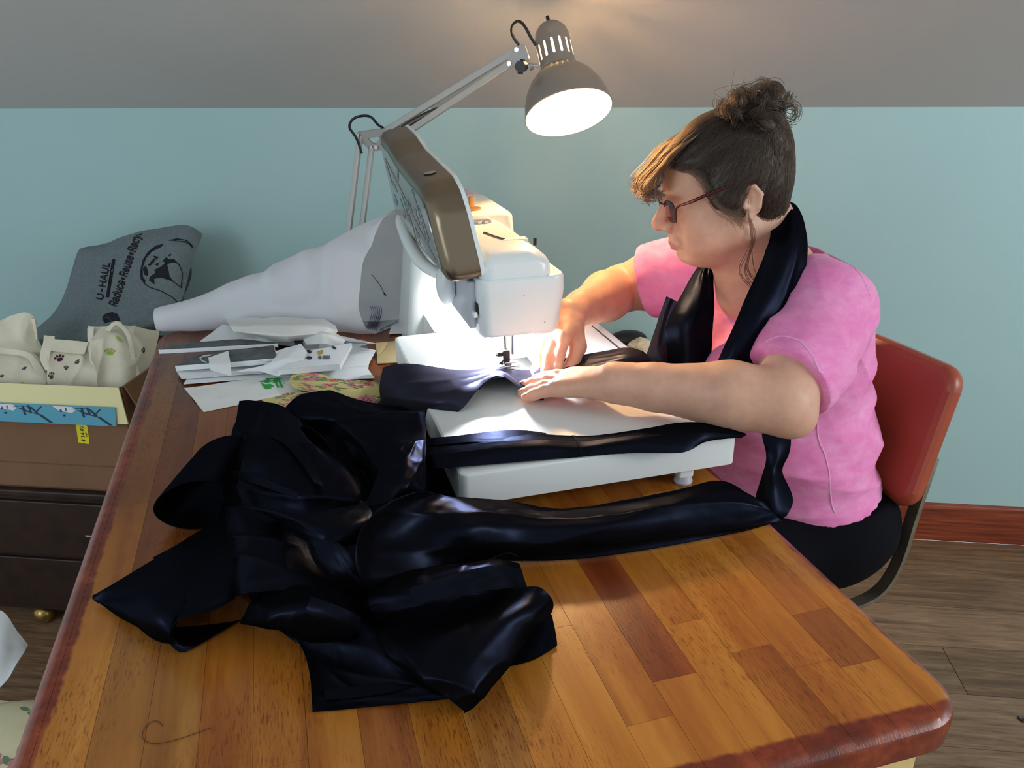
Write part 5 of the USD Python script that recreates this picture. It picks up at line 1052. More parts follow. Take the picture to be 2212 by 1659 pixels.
# yellow price sticker with its price, stuck on sideways
yel = mat('yellow_sticker', '#e8d91c', 0.5)
st_c, st_w, st_h = (-0.112, 0.532), 0.026, 0.046
rot = math.radians(-6)
def sticker(poly, o0, o1):
    e = extr(poly, o1 - o0); v = e.vertices; c, s = math.cos(rot), math.sin(rot); e.vertices = A([wv(st_c[0] + c * a - s * b, 0.0002 + o0 + z, st_c[1] + s * a + c * b) for a, b, z in v]); e.invert(); return e
so = obj('price_sticker', sticker(sbox(-st_w / 2, -st_h / 2, st_w / 2, st_h / 2).buffer(-.002).buffer(.002), 0, 0.0006), yel, cb, smooth=False, label='yellow price sticker')
tx = shapely.affinity.rotate(text_poly('$ 14.00', 0.0075, True), 90, origin=(0, 0)); tx = shapely.affinity.translate(tx, 0.003, -0.019)
tx2 = shapely.affinity.rotate(text_poly('Pair', 0.0045), 90, origin=(0, 0)); tx2 = shapely.affinity.translate(tx2, 0.010, -0.006)
obj('price_text', sticker(shapely.union_all([tx, tx2]), 0.0006, 0.0009), navy_ink, so, smooth=False)
# ---- cream canvas tote bags with paw prints, stuffed into the box
canvas = mat('cream_canvas', '#e6e0ca', 0.85, bump=0.4, bscale=500, var=0.07, vscale=18)
purple_ink, green_ink, grey_ink = mat('paw_purple', '#4a2238', 0.8), mat('paw_green', '#9fc055', 0.8), mat('paw_grey', '#4d4540', 0.8)
def paw(cx, cy, s, rot=0):
    P = [disc(0, -0.25, 0.55, 0.45), disc(-0.72, 0.28, .2, .27, .4), disc(-0.27, 0.62, .2, .29, .1), disc(0.27, 0.62, .2, .29, -.1), disc(0.72, 0.28, .2, .27, -.4)]
    return shapely.affinity.translate(shapely.affinity.rotate(shapely.affinity.scale(shapely.union_all(P), s[0], s[1], origin=(0, 0)), rot, origin=(0, 0)), cx, cy)
def yp(rows): return [[at_y(*q) for q in r] for r in rows]
def bag(rows, label, handles, paws, seed, noise=0.008):
    dy = (0.045, 0.06, 0.045, 0.03)[seed - 1]; rows, handles = [[[(x, y, d + dy) for x, y, d in r] for r in R_] for R_ in (rows,)][0], [[[(x, y, d + dy) for x, y, d in r] for r in h] for h in handles]
    b = thing('tote_bag', label, 'bag', 'tote bags in the cardboard box'); p = facing(Patch(yp(rows), 40, 40, noise, 11, seed)); qn = meshkit.fbm(p.g * A([16, 16, 7]) + seed, 2, seed); p.g = p.g + p.normals() * (((1 - np.abs(2 * qn - 1)) ** 4 - 0.3) * 0.009)[..., None]; obj('body', p.solid(0.002), canvas, b, smooth=60)
    for h in handles:
        hp2 = facing(Patch(yp(h), 30, 10, 0.002, 30, seed + 50)); obj('handle', hp2.solid(0.002), canvas, b, smooth=60)
    for (u, v, s, r, m) in paws: obj('paw_print', p.put(paw(u, v, (s[0] * 1.2, s[1] * 1.2), r), 0.0009), m, b, smooth=False)
    return p
bag([[(-60, 740, 1.96), (10, 690, 2.0), (30, 680, 2.0), (62, 680, 2.0), (75, 700, 1.99)], [(-60, 760, 1.92), (0, 745, 1.94), (35, 735, 1.95), (75, 742, 1.95), (95, 752, 1.95)], [(-60, 790, 1.90), (0, 775, 1.91), (50, 770, 1.92), (95, 770, 1.93), (120, 775, 1.93)], [(-60, 880, 1.90), (0, 880, 1.89), (50, 880, 1.89), (95, 880, 1.89), (120, 880, 1.9)]],
    'cream canvas tote bag bunched up high at the left end of the cardboard box', [[[(60, 686, 1.99), (62, 700, 1.985), (68, 735, 1.97)], [(76, 690, 1.98), (78, 705, 1.975), (80, 735, 1.96)]]], [], 1, 0.008)
bag([[(-40, 765, 1.88), (0, 762, 1.89), (40, 758, 1.90), (70, 762, 1.89), (98, 790, 1.87)], [(-40, 795, 1.85), (0, 792, 1.85), (40, 785, 1.86), (75, 790, 1.86), (103, 810, 1.84)], [(-40, 820, 1.83), (0, 820, 1.83), (40, 818, 1.83), (75, 818, 1.83), (102, 830, 1.82)], [(-40, 900, 1.83), (0, 900, 1.82), (40, 900, 1.82), (75, 900, 1.81), (95, 900, 1.81)]],
    'cream tote bag with one purple and one lime paw print, at the frame\'s left edge', [[[(0, 752, 1.87), (30, 755, 1.87), (62, 762, 1.86), (85, 785, 1.85), (100, 815, 1.83), (100, 845, 1.815)], [(0, 764, 1.865), (28, 766, 1.865), (58, 774, 1.855), (70, 792, 1.845), (82, 818, 1.825), (80, 845, 1.81)]]],
    [(0.47, .16, (.055, .045), -20, purple_ink), (0.60, 0.34, (.045, .04), -35, green_ink), (0.28, 0.5, (.03, .03), 0, grey_ink), (0.60, 0.60, (.03, .025), 30, grey_ink)], 2, 0.008)
bag([[(103, 735, 1.90), (130, 735, 1.90), (160, 738, 1.89), (190, 740, 1.88), (215, 745, 1.86)], [(105, 765, 1.86), (130, 765, 1.86), (160, 768, 1.855), (190, 770, 1.85), (218, 775, 1.83)], [(103, 800, 1.82), (130, 798, 1.82), (160, 798, 1.82), (190, 800, 1.81), (220, 805, 1.79)], [(105, 900, 1.81), (130, 900, 1.81), (160, 900, 1.80), (190, 900, 1.79), (222, 900, 1.77)]],
    'cream tote bag with a large purple paw print, in the middle of the box', [[[(94, 724, 1.89), (92, 745, 1.87), (86, 770, 1.85), (98, 800, 1.82)], [(118, 726, 1.885), (115, 745, 1.865), (108, 765, 1.845), (104, 800, 1.815)]], [[(112, 732, 1.875), (150, 735, 1.87), (190, 738, 1.86)], [(108, 757, 1.85), (145, 762, 1.845), (182, 765, 1.84)]], [[(188, 708, 1.90), (190, 750, 1.855), (197, 790, 1.82), (215, 840, 1.785)], [(203, 705, 1.89), (200, 750, 1.85), (208, 790, 1.81), (226, 835, 1.775)]]],
    [(0.07, .37, (.04, .04), 15, grey_ink), (0.30, 0.46, (.035, .035), 0, grey_ink), (0.19, 0.62, (.08, .055), 20, purple_ink), (0.50, 0.57, (.05, .035), 40, grey_ink)], 3, 0.008)
bag([[(190, 705, 1.93), (230, 700, 1.92), (262, 698, 1.93), (300, 705, 1.93), (345, 715, 1.95)], [(195, 735, 1.87), (230, 722, 1.88), (262, 730, 1.87), (300, 745, 1.88), (340, 745, 1.91)], [(197, 768, 1.82), (230, 760, 1.84), (262, 765, 1.83), (295, 785, 1.83), (330, 775, 1.87)], [(205, 805, 1.79), (235, 808, 1.80), (265, 808, 1.79), (290, 815, 1.80), (318, 805, 1.83)], [(215, 900, 1.765), (240, 900, 1.76), (265, 900, 1.755), (285, 900, 1.76), (310, 880, 1.80)]],
    'cream tote bag with lime green paw prints, nearest the table in the box', [[[(226, 714, 1.89), (240, 700, 1.895), (255, 696, 1.895), (268, 704, 1.89), (282, 725, 1.87), (292, 770, 1.835), (304, 810, 1.80)], [(238, 716, 1.885), (244, 706, 1.89), (253, 702, 1.89), (262, 710, 1.885), (274, 730, 1.865), (284, 772, 1.83), (296, 812, 1.795)]], [[(240, 698, 1.90), (250, 694, 1.902), (262, 696, 1.90)], [(232, 712, 1.893), (252, 704, 1.896), (268, 708, 1.893)]]],
    [(0.26, .53, (.065, .042), 5, green_ink), (0.40, 0.73, (.05, .03), -20, green_ink), (0.68, 0.02, (.03, .025), 0, grey_ink), (0.84, 0.14, (.03, .028), 0, grey_ink), (0.94, 0.22, (.042, .035), -40, grey_ink), (0.62, .2, (.03, .03), 30, grey_ink), (0.75, .68, (.035, .03), 30, grey_ink)], 4, 0.010)
# ---- folded grey moving blanket leaning on the wall
blanket_m = mat('grey_felt', '#6b777b', 0.95, bump=0.8, bscale=220, var=0.12, vscale=120)
ink = mat('blanket_ink', '#14151e', 0.95)
bk = thing('moving_blanket', 'folded dark grey moving blanket printed with a globe, leaning against the wall', 'blanket')
R = yp([[(60, 730, 2.20), (85, 708, 2.22), (118, 680, 2.26), (150, 620, 2.30), (172, 545, 2.34), (186, 536, 2.37)],
        [(110, 735, 2.12), (150, 705, 2.15), (185, 660, 2.19), (205, 610, 2.23), (228, 545, 2.28), (240, 523, 2.32)],
        [(190, 735, 2.09), (215, 700, 2.11), (245, 650, 2.15), (262, 600, 2.19), (290, 530, 2.24), (302, 500, 2.28)],
        [(265, 730, 2.05), (285, 690, 2.07), (312, 640, 2.11), (330, 590, 2.15), (355, 520, 2.19), (366, 489, 2.23)],
        [(310, 720, 2.04), (330, 690, 2.05), (360, 640, 2.08), (375, 590, 2.11), (398, 525, 2.16), (408, 488, 2.20)],
        [(350, 712, 2.05), (372, 680, 2.06), (395, 640, 2.08), (408, 590, 2.12), (428, 530, 2.17), (436, 506, 2.21)]])
bp = facing(Patch(R, 50, 60, 0.010, 8, 5)); obj('blanket_body', bp.solid(0.075), blanket_m, bk, smooth=60)
# find patch coordinates of picture points so that the print lies on the cloth
def uvfit(p, mask=None):
    mk = np.ones(p.g.shape[:2], bool).ravel() if mask is None else mask.ravel(); G = p.g.reshape(-1, 3)[mk]; q = (G - EYE) @ ROT; px, py = CX + FPX * q[:, 0] / -q[:, 2], CY - FPX * q[:, 1] / -q[:, 2]
    a, b = p.g.shape[:2]; uu, vv = np.meshgrid(np.linspace(0, 1, b), np.linspace(0, 1, a)); tr = cKDTree(np.c_[px, py]); U_, V_ = uu.ravel()[mk], vv.ravel()[mk]
    def f(x, y):
        d, i = tr.query(np.c_[np.atleast_1d(x), np.atleast_1d(y)], k=4); w = 1 / (d + 1e-3); w /= w.sum(1, keepdims=True)
        return (U_[i] * w).sum(1), (V_[i] * w).sum(1)
    return f
def print_px(p, poly_px, m, parent, name='print', lift=0.0012, mask=None):
    """a print given by the outline it has on the cloth as seen in the photograph; it is laid on the cloth itself."""
    f = uvfit(p, mask); out = []; sg = -1 if mask is not None else 1
    for g in getattr(poly_px, 'geoms', [poly_px]):
        if g.is_empty or g.area < 0.5: continue
        e = extr(g.segmentize(5), 1.0); 
        v = e.vertices; u, w = f(v[:, 0], v[:, 1]); c, n = p.at(u, w); 
        q = ((c - EYE) @ ROT); d = A([ray(x, y) for x, y in v[:, :2]]); tt = np.einsum('ij,ij->i', c - EYE, n) / np.einsum('ij,ij->i', d, n)
        c2 = EYE + d * tt[:, None]; c = np.where((np.linalg.norm(c2 - c, axis=1) < 0.02)[:, None], c2, c); e.vertices = c + sg * n * ((0.001 if sg < 0 else 0) + lift * (0.35 + v[:, 2:])); e.fix_normals(); out.append(e)
    if out: obj(name, cat_(out), m, parent, smooth=False)
def inside_hit(p, px, py):
    """where the picture rays meet the back (inner) side of a sheet, and the sheet's normal there."""
    g = p.g; a, b = g.shape[:2]; q = [g[:-1, :-1].reshape(-1, 3), g[:-1, 1:].reshape(-1, 3), g[1:, 1:].reshape(-1, 3), g[1:, :-1].reshape(-1, 3)]
    t0, t1, t2 = np.vstack([q[0], q[0]]), np.vstack([q[1], q[2]]), np.vstack([q[2], q[3]]); n = np.cross(t2 - t0, t1 - t0); k = p.normals()[:-1, :-1].reshape(-1, 3); k = np.vstack([k, k]); n *= np.sign((n * k).sum(1))[:, None]
    out, nn, cq = [], [], ((t0 + t1 + t2) / 3 - EYE) @ ROT; cpx, cpy = CX + FPX * cq[:, 0] / -cq[:, 2], CY - FPX * cq[:, 1] / -cq[:, 2]
    sel = (cpx > px.min() - 25) & (cpx < px.max() + 25) & (cpy > py.min() - 25) & (cpy < py.max() + 25) & ((n * (t0 - EYE)).sum(1) > 0); t0, t1, t2, n = t0[sel], t1[sel], t2[sel], n[sel]
    if not len(n): return None, None
    for x, y in zip(px, py):
        d = ray(x, y); den = n @ d; ok = den > 1e-12; tt = np.where(ok, ((t0 - EYE) * n).sum(1) / np.where(ok, den, 1), -1); h = EYE + d * tt[:, None]
        ins = ok & (tt > 0); cs = [((np.cross(v1 - v0, h - v0) * n).sum(1)) for v0, v1 in ((t0, t1), (t1, t2), (t2, t0))]
        ins &= ((cs[0] >= -1e-12) & (cs[1] >= -1e-12) & (cs[2] >= -1e-12)) | ((cs[0] <= 1e-12) & (cs[1] <= 1e-12) & (cs[2] <= 1e-12))
        if not ins.any(): return None, None
        i = np.argmin(np.where(ins, tt, 1e9)); out.append(h[i]); nn.append(n[i] / np.linalg.norm(n[i]))
    return A(out), A(nn)
def print_inside(p, poly_px, m, parent, name):
    out = []
    for g in getattr(poly_px, 'geoms', [poly_px]):
        e = extr(g.segmentize(6), 1.0); v = e.vertices; c, n = inside_hit(p, v[:, 0], v[:, 1])
        if c is None or np.ptp(np.linalg.norm(c - EYE, axis=1)) > 0.15: continue
        e.vertices = c - n * (0.0013 + 0.0003 * v[:, 2:]); e.fix_normals(); out.append(e)
    if out: obj(name, cat_(out), m, parent, smooth=False)
def px_text(s, h, x, y, ang, bold=True, sx=1.0, shear=0):
    t = shapely.affinity.scale(text_poly(s, h, bold), sx, -1, origin=(0, 0)); t = shapely.affinity.skew(t, shear, 0, origin=(0, 0)); t = shapely.affinity.rotate(t, ang, origin=(0, 0)); return shapely.affinity.translate(t, x, y)
P8 = lambda L: Polygon([(80 + x * .1718, 470 + y * .1718) for x, y in L])
print_px(bp, px_text('U-HAUL', 14, 222, 650, -79, True, 1.05), ink, bk)
print_px(bp, P8([(870, 1005), (905, 1005), (985, 530), (950, 525)]), ink, bk)
print_px(bp, px_text('Reduce\u2022Reuse\u2022Recycle', 18, 252, 664, -71, True, 0.66).intersection(Polygon([(150, 700), (200, 541), (302, 506), (380, 492), (430, 515), (380, 700)])), ink, bk)
cont = [P8([(1410, 790), (1480, 840), (1470, 770), (1560, 755), (1700, 800), (1820, 890), (1830, 700), (1790, 590), (1720, 520), (1660, 530), (1630, 500), (1580, 550), (1620, 570), (1560, 620), (1480, 660), (1490, 700), (1430, 740)]), P8([(1335, 640), (1370, 610), (1400, 690), (1390, 735), (1350, 720)]), P8([(1400, 600), (1450, 540), (1500, 500), (1470, 560), (1420, 610)]), P8([(1460, 480), (1530, 495), (1500, 530)]), P8([(1650, 470), (1690, 460), (1670, 490)]), P8([(1480, 590), (1530, 570), (1520, 610)])]
print_px(bp, shapely.union_all(cont), ink, bk)
ring = [P8([(1300, 690), (1310, 780), (1350, 830), (1365, 800), (1330, 740), (1325, 640), (1370, 510), (1440, 430), (1560, 370), (1590, 335), (1500, 355), (1400, 430), (1330, 540)]), P8([(1660, 290), (1760, 265), (1880, 285), (1950, 350), (1955, 385), (1900, 330), (1800, 300)])]
print_px(bp, shapely.union_all(ring), ink, bk)
print_px(bp, shapely.LineString([(80 + x * .1718, 470 + y * .1718) for x, y in [(1350, 830), (1420, 880), (1550, 920), (1700, 1000), (1760, 1060)]]).buffer(0.8), ink, bk)
leafp = P8([(820, 1260), (860, 1215), (950, 1190), (1010, 1215), (1050, 1300), (960, 1300), (850, 1330)]).difference(shapely.MultiLineString([[(80 + x * .1718, 470 + y * .1718) for x, y in L] for L in ([(820, 1260), (900, 1260), (960, 1330)], [(870, 1210), (900, 1260), (850, 1310)], [(960, 1195), (975, 1250), (1000, 1320)])]).buffer(0.7))
print_px(bp, leafp, ink, bk)
# rolled corner of the blanket beside the table
co = facing(Patch(yp([[(262, 700, 2.03), (300, 692, 2.03), (340, 672, 2.04), (352, 668, 2.05)], [(280, 712, 1.99), (310, 705, 1.99), (345, 690, 2.0), (362, 680, 2.02)], [(300, 720, 2.0), (320, 720, 2.0), (350, 714, 2.01), (366, 705, 2.03)]]), 24, 24, .003, 20, 6)); obj('blanket_corner', co.solid(0.02), blanket_m, bk, smooth=60)
# ---- on the floor at the left: floral cloth, a white sheet
floral_base = mat('floral_cream', '#e4dcb6', 0.8, bump=0.2, bscale=400)
rose_m, rose2_m, leaf_m2 = mat('rose_pink', '#d38a8c', 0.8), mat('rose_red', '#b8505c', 0.8), mat('leaf_green', '#6f8f6c', 0.8)
def flowers(p, parent, n, s, seed, area=(0.05, 0.95, 0.05, 0.95)):
    r_ = np.random.default_rng(seed); pk, rd_, gn = [], [], []
    for i in range(n):
        u, v = r_.uniform(area[0], area[1]), r_.uniform(area[2], area[3]); q = s * r_.uniform(0.7, 1.2)
        for k in range(6): a = k * 1.05 + r_.random(); pk.append(disc(u + q * .6 * math.cos(a), v + q * .6 * math.sin(a), q * .5, q * .36, a))
        for k in range(4): a = k * 1.6 + r_.random(); rd_.append(disc(u + q * .33 * math.cos(a), v + q * .33 * math.sin(a), q * .26, q * .11, a + 1.3))
        for k in range(5): a = r_.uniform(0, 6.28); d = q * r_.uniform(1.3, 2.2); gn.append(disc(u + d * math.cos(a), v + d * math.sin(a), q * .55, q * .2, a + r_.normal(0, .5)))
        a = r_.uniform(0, 6.28); gn.append(shapely.LineString([(u + q * math.cos(a), v + q * math.sin(a)), (u + 2.4 * q * math.cos(a + .4), v + 2.4 * q * math.sin(a + .4))]).buffer(q * .06))
    cl = sbox(0.01, 0.01, 0.99, 0.99); pkp, rdp = shapely.union_all(pk).intersection(cl), shapely.union_all(rd_).intersection(cl); gnp = shapely.union_all(gn).intersection(cl).difference(pkp)
    obj('leaf_print', p.put(gnp, 0.0007), leaf_m2, parent, smooth=False, kind='stuff'); obj('rose_print', p.put(pkp, 0.0007), rose_m, parent, smooth=False, kind='stuff'); obj('rose_print', p.put(rdp, 0.0012), rose2_m, parent, smooth=False, kind='stuff')
fc = thing('floral_cloth', 'cream floral cloth lying on the floor left of the table', 'fabric')
def mound(c, a, b, h, base=0.004):
    return [[A([c[0], c[1], 0]) + WD * u * a + WN * v * b + A([0, 0, base + h * (1 - abs(u) ** 3.5) * (1 - abs(v) ** 3.5)]) for u in np.linspace(-1, 1, 7)] for v in np.linspace(-1, 1, 7)]
fp = facing(Patch(mound((-0.59, 1.27), 0.25, 0.27, 0.13), 40, 40, 0.006, 12, 8), (0, 0, 5)); fp.g[..., 2] = np.maximum(fp.g[..., 2], 0.003); obj('cloth', fp.solid(0.002), floral_base, fc, smooth=60); flowers(fp, fc, 34, 0.045, 5)
wpaper = mat('white_paper', '#d6dadd', 0.75, bump=0.15, bscale=40)
ws = Patch([[at_y(-60, 1330, 1.62), at_y(0, 1318, 1.62), at_y(30, 1352, 1.61), at_y(62, 1392, 1.60)], [at_y(-60, 1400, 1.58), at_y(0, 1400, 1.57), at_y(25, 1410, 1.57), at_y(50, 1412, 1.57)], [at_y(-60, 1490, 1.50), at_y(-30, 1500, 1.49), at_y(5, 1478, 1.50), at_y(28, 1445, 1.52)]], 24, 24, .004, 20, 2)
ws = facing(ws); ws.g[..., 2] = np.maximum(ws.g[..., 2], 0.003)
obj('paper_bag', ws.solid(0.0012), wpaper, smooth=60, label='crumpled white paper on the floor beside the dark chest', cat='paper')
# ================================================================ papers at the back of the table
paper = usdkit.material(stage, '/World/Looks/pattern_paper', {'d': ('diffuse_bsdf', {'color': lin('#eef2f6')}), 't': ('translucent_bsdf', {'color': lin('#f2eef4')}), 'm': ('mix_closure', {'fac': 0.36})}, [('d.BSDF', 'm.closure1'), ('t.BSDF', 'm.closure2')], surface='m.closure')
paper_w = mat('paper_bright', '#e8ecee', 0.6)
tissue_m = mat('tissue_paper', '#e2e3e0', 0.7, bump=0.2, bscale=90)
glossy_dk = mat('dark_glossy_cover', '#4b4b4f', 0.18, var=0.35, vscale=60)
ink_grey = mat('print_grey', '#5f6068', 0.7); ink_dk = mat('print_dark', '#232328', 0.7)
# ---- large pattern sheet rolled into a wide cone
def cone_sec(s):
    """section of the roll at s (0 left tip .. 1 right mouth): centre, half depth, half height."""
    return (A([-0.275 + 0.50 * s, 1.775 - 0.145 * s, 0]), 0.030 + 0.040 * s, 0.022 + 0.112 * s ** 1.15)
def cone_pt(s, th, spiral=0.0):
    c, ry, rz = cone_sec(s); rr_ = 1.0 - spiral * (th / (2 * np.pi)) * 0.10
    x = c[0] + 0.035 * s * math.sin(th) - 0.085 * s * s * math.cos(th); k = abs(math.sin(th)) ** 0.85 * np.sign(math.sin(th))
    return A([x, c[1] - ry * rr_ * math.cos(th) * (1 + 0.15 * math.sin(th)), TZ + 0.0030 + rz * (1 + rr_ * k * 0.985)])
rows = [[cone_pt(s, th, 1.0) for th in np.linspace(-0.5 * np.pi - 0.7, 1.5 * np.pi - 0.3, 22)] for s in np.linspace(0, 1, 9)]
rp_ = Patch(rows, 110, 60, 0, 1, 0)
g = rp_.g; n = rp_.normals()
fac = np.abs((meshkit.noise(g * A([9, 9, 9]) + 3, 3) * 2) % 1 - 0.5) * 2
rp_.g = g + n * ((fac - 0.5) * 0.011 + (meshkit.fbm(g * 15, 2, 4) - 0.5) * 0.010)[..., None] * np.linspace(0.3, 1, g.shape[0])[:, None, None]
rp_.g[..., 2] = np.maximum(rp_.g[..., 2], TZ + 0.0022)
pr_ = thing('pattern_roll', 'large white sewing pattern sheet rolled into a wide cone behind the papers', 'paper')
if ((rp_.normals() * (rp_.g - rp_.g.mean(1, keepdims=True))).sum() < 0): rp_.g = rp_.g[::-1].copy(); rev = True
else: rev = False
obj('sheet', rp_.leaf(), paper, pr_, smooth=24)
mauve = mat('mauve_ink', '#6f6683', 0.8)
# nested pattern lines and words printed on the inside, seen through the mouth
imask = (rp_.normals() * (EYE - rp_.g)).sum(-1) < -0.02
LS = lambda L, w: shapely.LineString(chord([(780 + x / 5.29, 560 + y / 5.29) for x, y in L], 16)).buffer(w, cap_style=2)
def inprint(poly, m, name='pattern_line'): print_inside(rp_, poly, m, pr_, name)
for k in range(7): inprint(LS([(105 + 24 * k, 540), (122 + 23 * k, 575), (120 + 22 * k, 640), (90 + 22 * k, 730), (60 + 22 * k, 790 + 8 * k), (80 + 14 * k, 830 + 6 * k)][:5], 0.55), mauve)
inprint(LS([(480, 0), (560, 80), (650, 210), (745, 400)], 0.6), mauve); inprint(LS([(115, 170), (200, 270), (270, 395)], 0.5), ink_dk); inprint(LS([(262, 388), (285, 415)], 1.7), ink_dk)
inprint(LS([(165, 888), (330, 840), (470, 770), (600, 670), (745, 570)], 0.5), mauve)
inprint(px_text('seam allowance', 4.2, 819, 717, -27, False, 1.05), ink_grey, 'printed_words'); inprint(px_text('seam allowance', 4.6, 842, 729, -33, False, 1.1), ink_dk, 'printed_words')
# ---- second striped pattern sheet standing curled behind the machine
lav = usdkit.material(stage, '/World/Looks/lavender_paper', {'d': ('diffuse_bsdf', {'color': lin('#d8c8d4')}), 't': ('translucent_bsdf', {'color': lin('#d8c8d4')}), 'm': ('mix_closure', {'fac': 0.3})}, [('d.BSDF', 'm.closure1'), ('t.BSDF', 'm.closure2')], surface='m.closure')
R = [[at_y(970, 500, 1.70), at_y(975, 450, 1.705), at_y(985, 404, 1.71)], [at_y(1010, 500, 1.69), at_y(1014, 450, 1.695), at_y(1020, 412, 1.70)], [at_y(1050, 500, 1.68), at_y(1053, 460, 1.685), at_y(1056, 432, 1.69)], [at_y(1090, 500, 1.665), at_y(1096, 478, 1.668), at_y(1100, 462, 1.67)]]
for r in R: r.insert(0, A([r[0][0], r[0][1], TZ + 0.003]))
lv = facing(Patch(R, 60, 40, 0.001, 20, 3)); sp2_ = thing('striped_sheet', 'pale lavender striped pattern sheet curled up behind the sewing machine', 'paper'); obj('sheet', lv.solid(0.0008), lav, sp2_, smooth=50)
for k in range(5): obj('stripe', lv.put(shapely.LineString([(0.99 - 0.035 * (k + 1), 0.02), (0.99 - 0.035 * (k + 1), 0.98)]).segmentize(.05).buffer(0.006), 0.0008), mauve, sp2_, smooth=False)
# ---- loose sheets: each a thing
def sheet(pts, label, m=None, t=0.0006, cat='paper', name='sheet_of_paper', noise=0.0015, seed=0, n=16, group=None):
    """pts: rows of (px, py, height above the table)."""
    p = facing(Patch([[T(*q) for q in r] for r in pts], n, n, noise, 22, seed, lin=True), (0, 0, 5))
    p.g[..., 2] = np.maximum(p.g[..., 2], TZ + t + 0.0006)
    o = thing(name, label, cat, group or ('loose papers piled at the back of the table' if cat == 'paper' else None)); obj('sheet', p.solid(t), m or paper_w, o, smooth=50); return o, p
def q4(a, b, c, d): return [[a, b], [d, c]]
def magazine(bl, br, fr_, fl_, th, label, cover=glossy_dk, name='magazine', seed=0, inset=0.06):
    """a thick booklet: white page block with a cover on it; corners (px, py, height of the top)."""
    p = facing(Patch([[T(*bl), T(*br)], [T(*fl_), T(*fr_)]], 20, 16, 0.0012, 18, seed, lin=True), (0, 0, 5)); o = thing(name, label, 'magazine', 'booklets in the paper pile')
    p.g[..., 2] = np.maximum(p.g[..., 2], TZ + th + 0.001); obj('page_block', p.solid(th), paper_w, o, smooth=40, label='white page edges')
    c = Patch([[p.at(A([u]), A([v]))[0][0] + A([0, 0, 0.0012]) for u in np.linspace(0.01, 0.99, 10)] for v in np.linspace(0.01, 0.99, 8)], 20, 16); facing(c, (0, 0, 5)); obj('cover', c.solid(0.0008), cover, o, smooth=40); return o, c
o, p = sheet(q4((398, 838, .002), (668, 805, .002), (650, 846, .002), (440, 889, .002)), 'white plastic bag with a green logo, lying flat in front of the papers', tissue_m, 0.0012, 'bag', 'plastic_bag', 0.0035, 3, 30)
gi = mat('green_ink', '#1f9a3d', 0.6); gi2 = mat('pale_green_ink', '#7fc79a', 0.6)
X = lambda L: Polygon([(440 + x * .19, 780 + y * .19) for x, y in L])
logo = [X([(655, 255), (700, 270), (760, 265), (800, 290), (760, 300), (770, 312), (720, 322), (690, 310)]), X([(640, 235), (700, 222), (712, 200), (745, 195), (800, 188), (830, 195), (842, 225), (830, 255), (790, 250), (800, 232), (740, 240), (745, 255), (700, 252), (690, 238), (645, 243)]).difference(X([(745, 215), (790, 205), (800, 220), (755, 228)])), X([(832, 190), (850, 188), (905, 300), (880, 305)]), X([(815, 255), (832, 250), (862, 300), (838, 303)])]
print_px(p, shapely.union_all(logo), gi, o, lift=0.0008)
print_px(p, shapely.union_all([disc(440 + (880 + 18 * (k % 3)) * .19, 780 + (205 + 24 * k) * .19, 1.4) .difference(disc(440 + (880 + 18 * (k % 3)) * .19, 780 + (205 + 24 * k) * .19, .7)) for k in range(5)]), gi2, o, lift=0.0008)
sheet(q4((415, 800, .004), (800, 760, .004), (795, 800, .004), (396, 830, .004)), 'lowest white sheet sticking out left under the pile of papers', seed=4)
sheet(q4((640, 780, .006), (770, 762, .006), (809, 816, .0045), (650, 824, .0045)), 'white sheet with a pointed corner towards the dark fabric', seed=5)
sheet(q4((700, 735, .006), (812, 757, .006), (795, 790, .006), (680, 800, .006)), 'sheet of paper with faint lines, at the right edge of the pile', seed=51)
sheet(q4((380, 800, .008), (700, 762, .008), (700, 796, .008), (392, 818, .008)), 'white sheet with a bent left corner, second from the bottom of the pile', seed=6)
o, p = sheet(q4((592, 770, .016), (690, 742, .022), (684, 790, .016), (560, 800, .014)), 'white printed envelope with small pictures in the middle of the pile', seed=7)
white_cover = mat('white_cover', '#e3e6ea', 0.4)
o, p = magazine((655, 760, .030), (760, 741, .030), (734, 788, .026), (600, 800, .024), 0.010, 'white mailer printed with a barcode and a yellow square', white_cover, 'mailer', 8)
bars = [sbox(698 + 2.2 * k, 769, 699 + 2.2 * k, 776) for k in range(7)]
print_px(p, shapely.union_all(bars + [sbox(688, 770, 694, 776)]), ink_grey, o); print_px(p, Polygon([(686, 760), (697, 757), (697, 765), (688, 767)]), mat('mustard_ink', '#b59b3c', .7), o); print_px(p, shapely.union_all([disc(668, 760, 5, 2.5, .3), disc(722, 752, 5, 2, .5), disc(668, 774, 6, 3, 0)]), ink_dk, o)
o, c = magazine((433, 766, .026), (592, 746, .030), (600, 774, .028), (378, 791, .022), 0.010, 'dark glossy magazine under a small white card', seed=9)
print_px(c, shapely.LineString([(446, 784), (436, 780), (432, 775), (440, 770), (455, 768)]).buffer(1.0), mat('white_line', '#c9ccd0', .5), o)
magazine((378, 744, .028), (520, 733, .034), (600, 742, .034), (342, 756, .026), 0.008, 'thin dark-covered magazine reaching over the table edge towards the tote bags', seed=11)
sheet(q4((480, 700, .030), (560, 712, .034), (600, 738, .030), (432, 737, .024)), 'blank white envelope with a slanted left edge behind the magazines', seed=13)
sheet([[(488, 688, .036), (600, 685, .050), (702, 690, .046), (724, 702, .038)], [(496, 702, .052), (610, 702, .066), (705, 704, .060), (729, 716, .046)], [(504, 716, .046), (612, 726, .056), (700, 722, .048), (722, 726, .036)], [(560, 730, .030), (622, 740, .036), (680, 732, .030), (706, 730, .026)]], 'folded white tissue package on top of the paper pile', tissue_m, 0.002, 'package', 'tissue_package', 0.004, 14, 30)
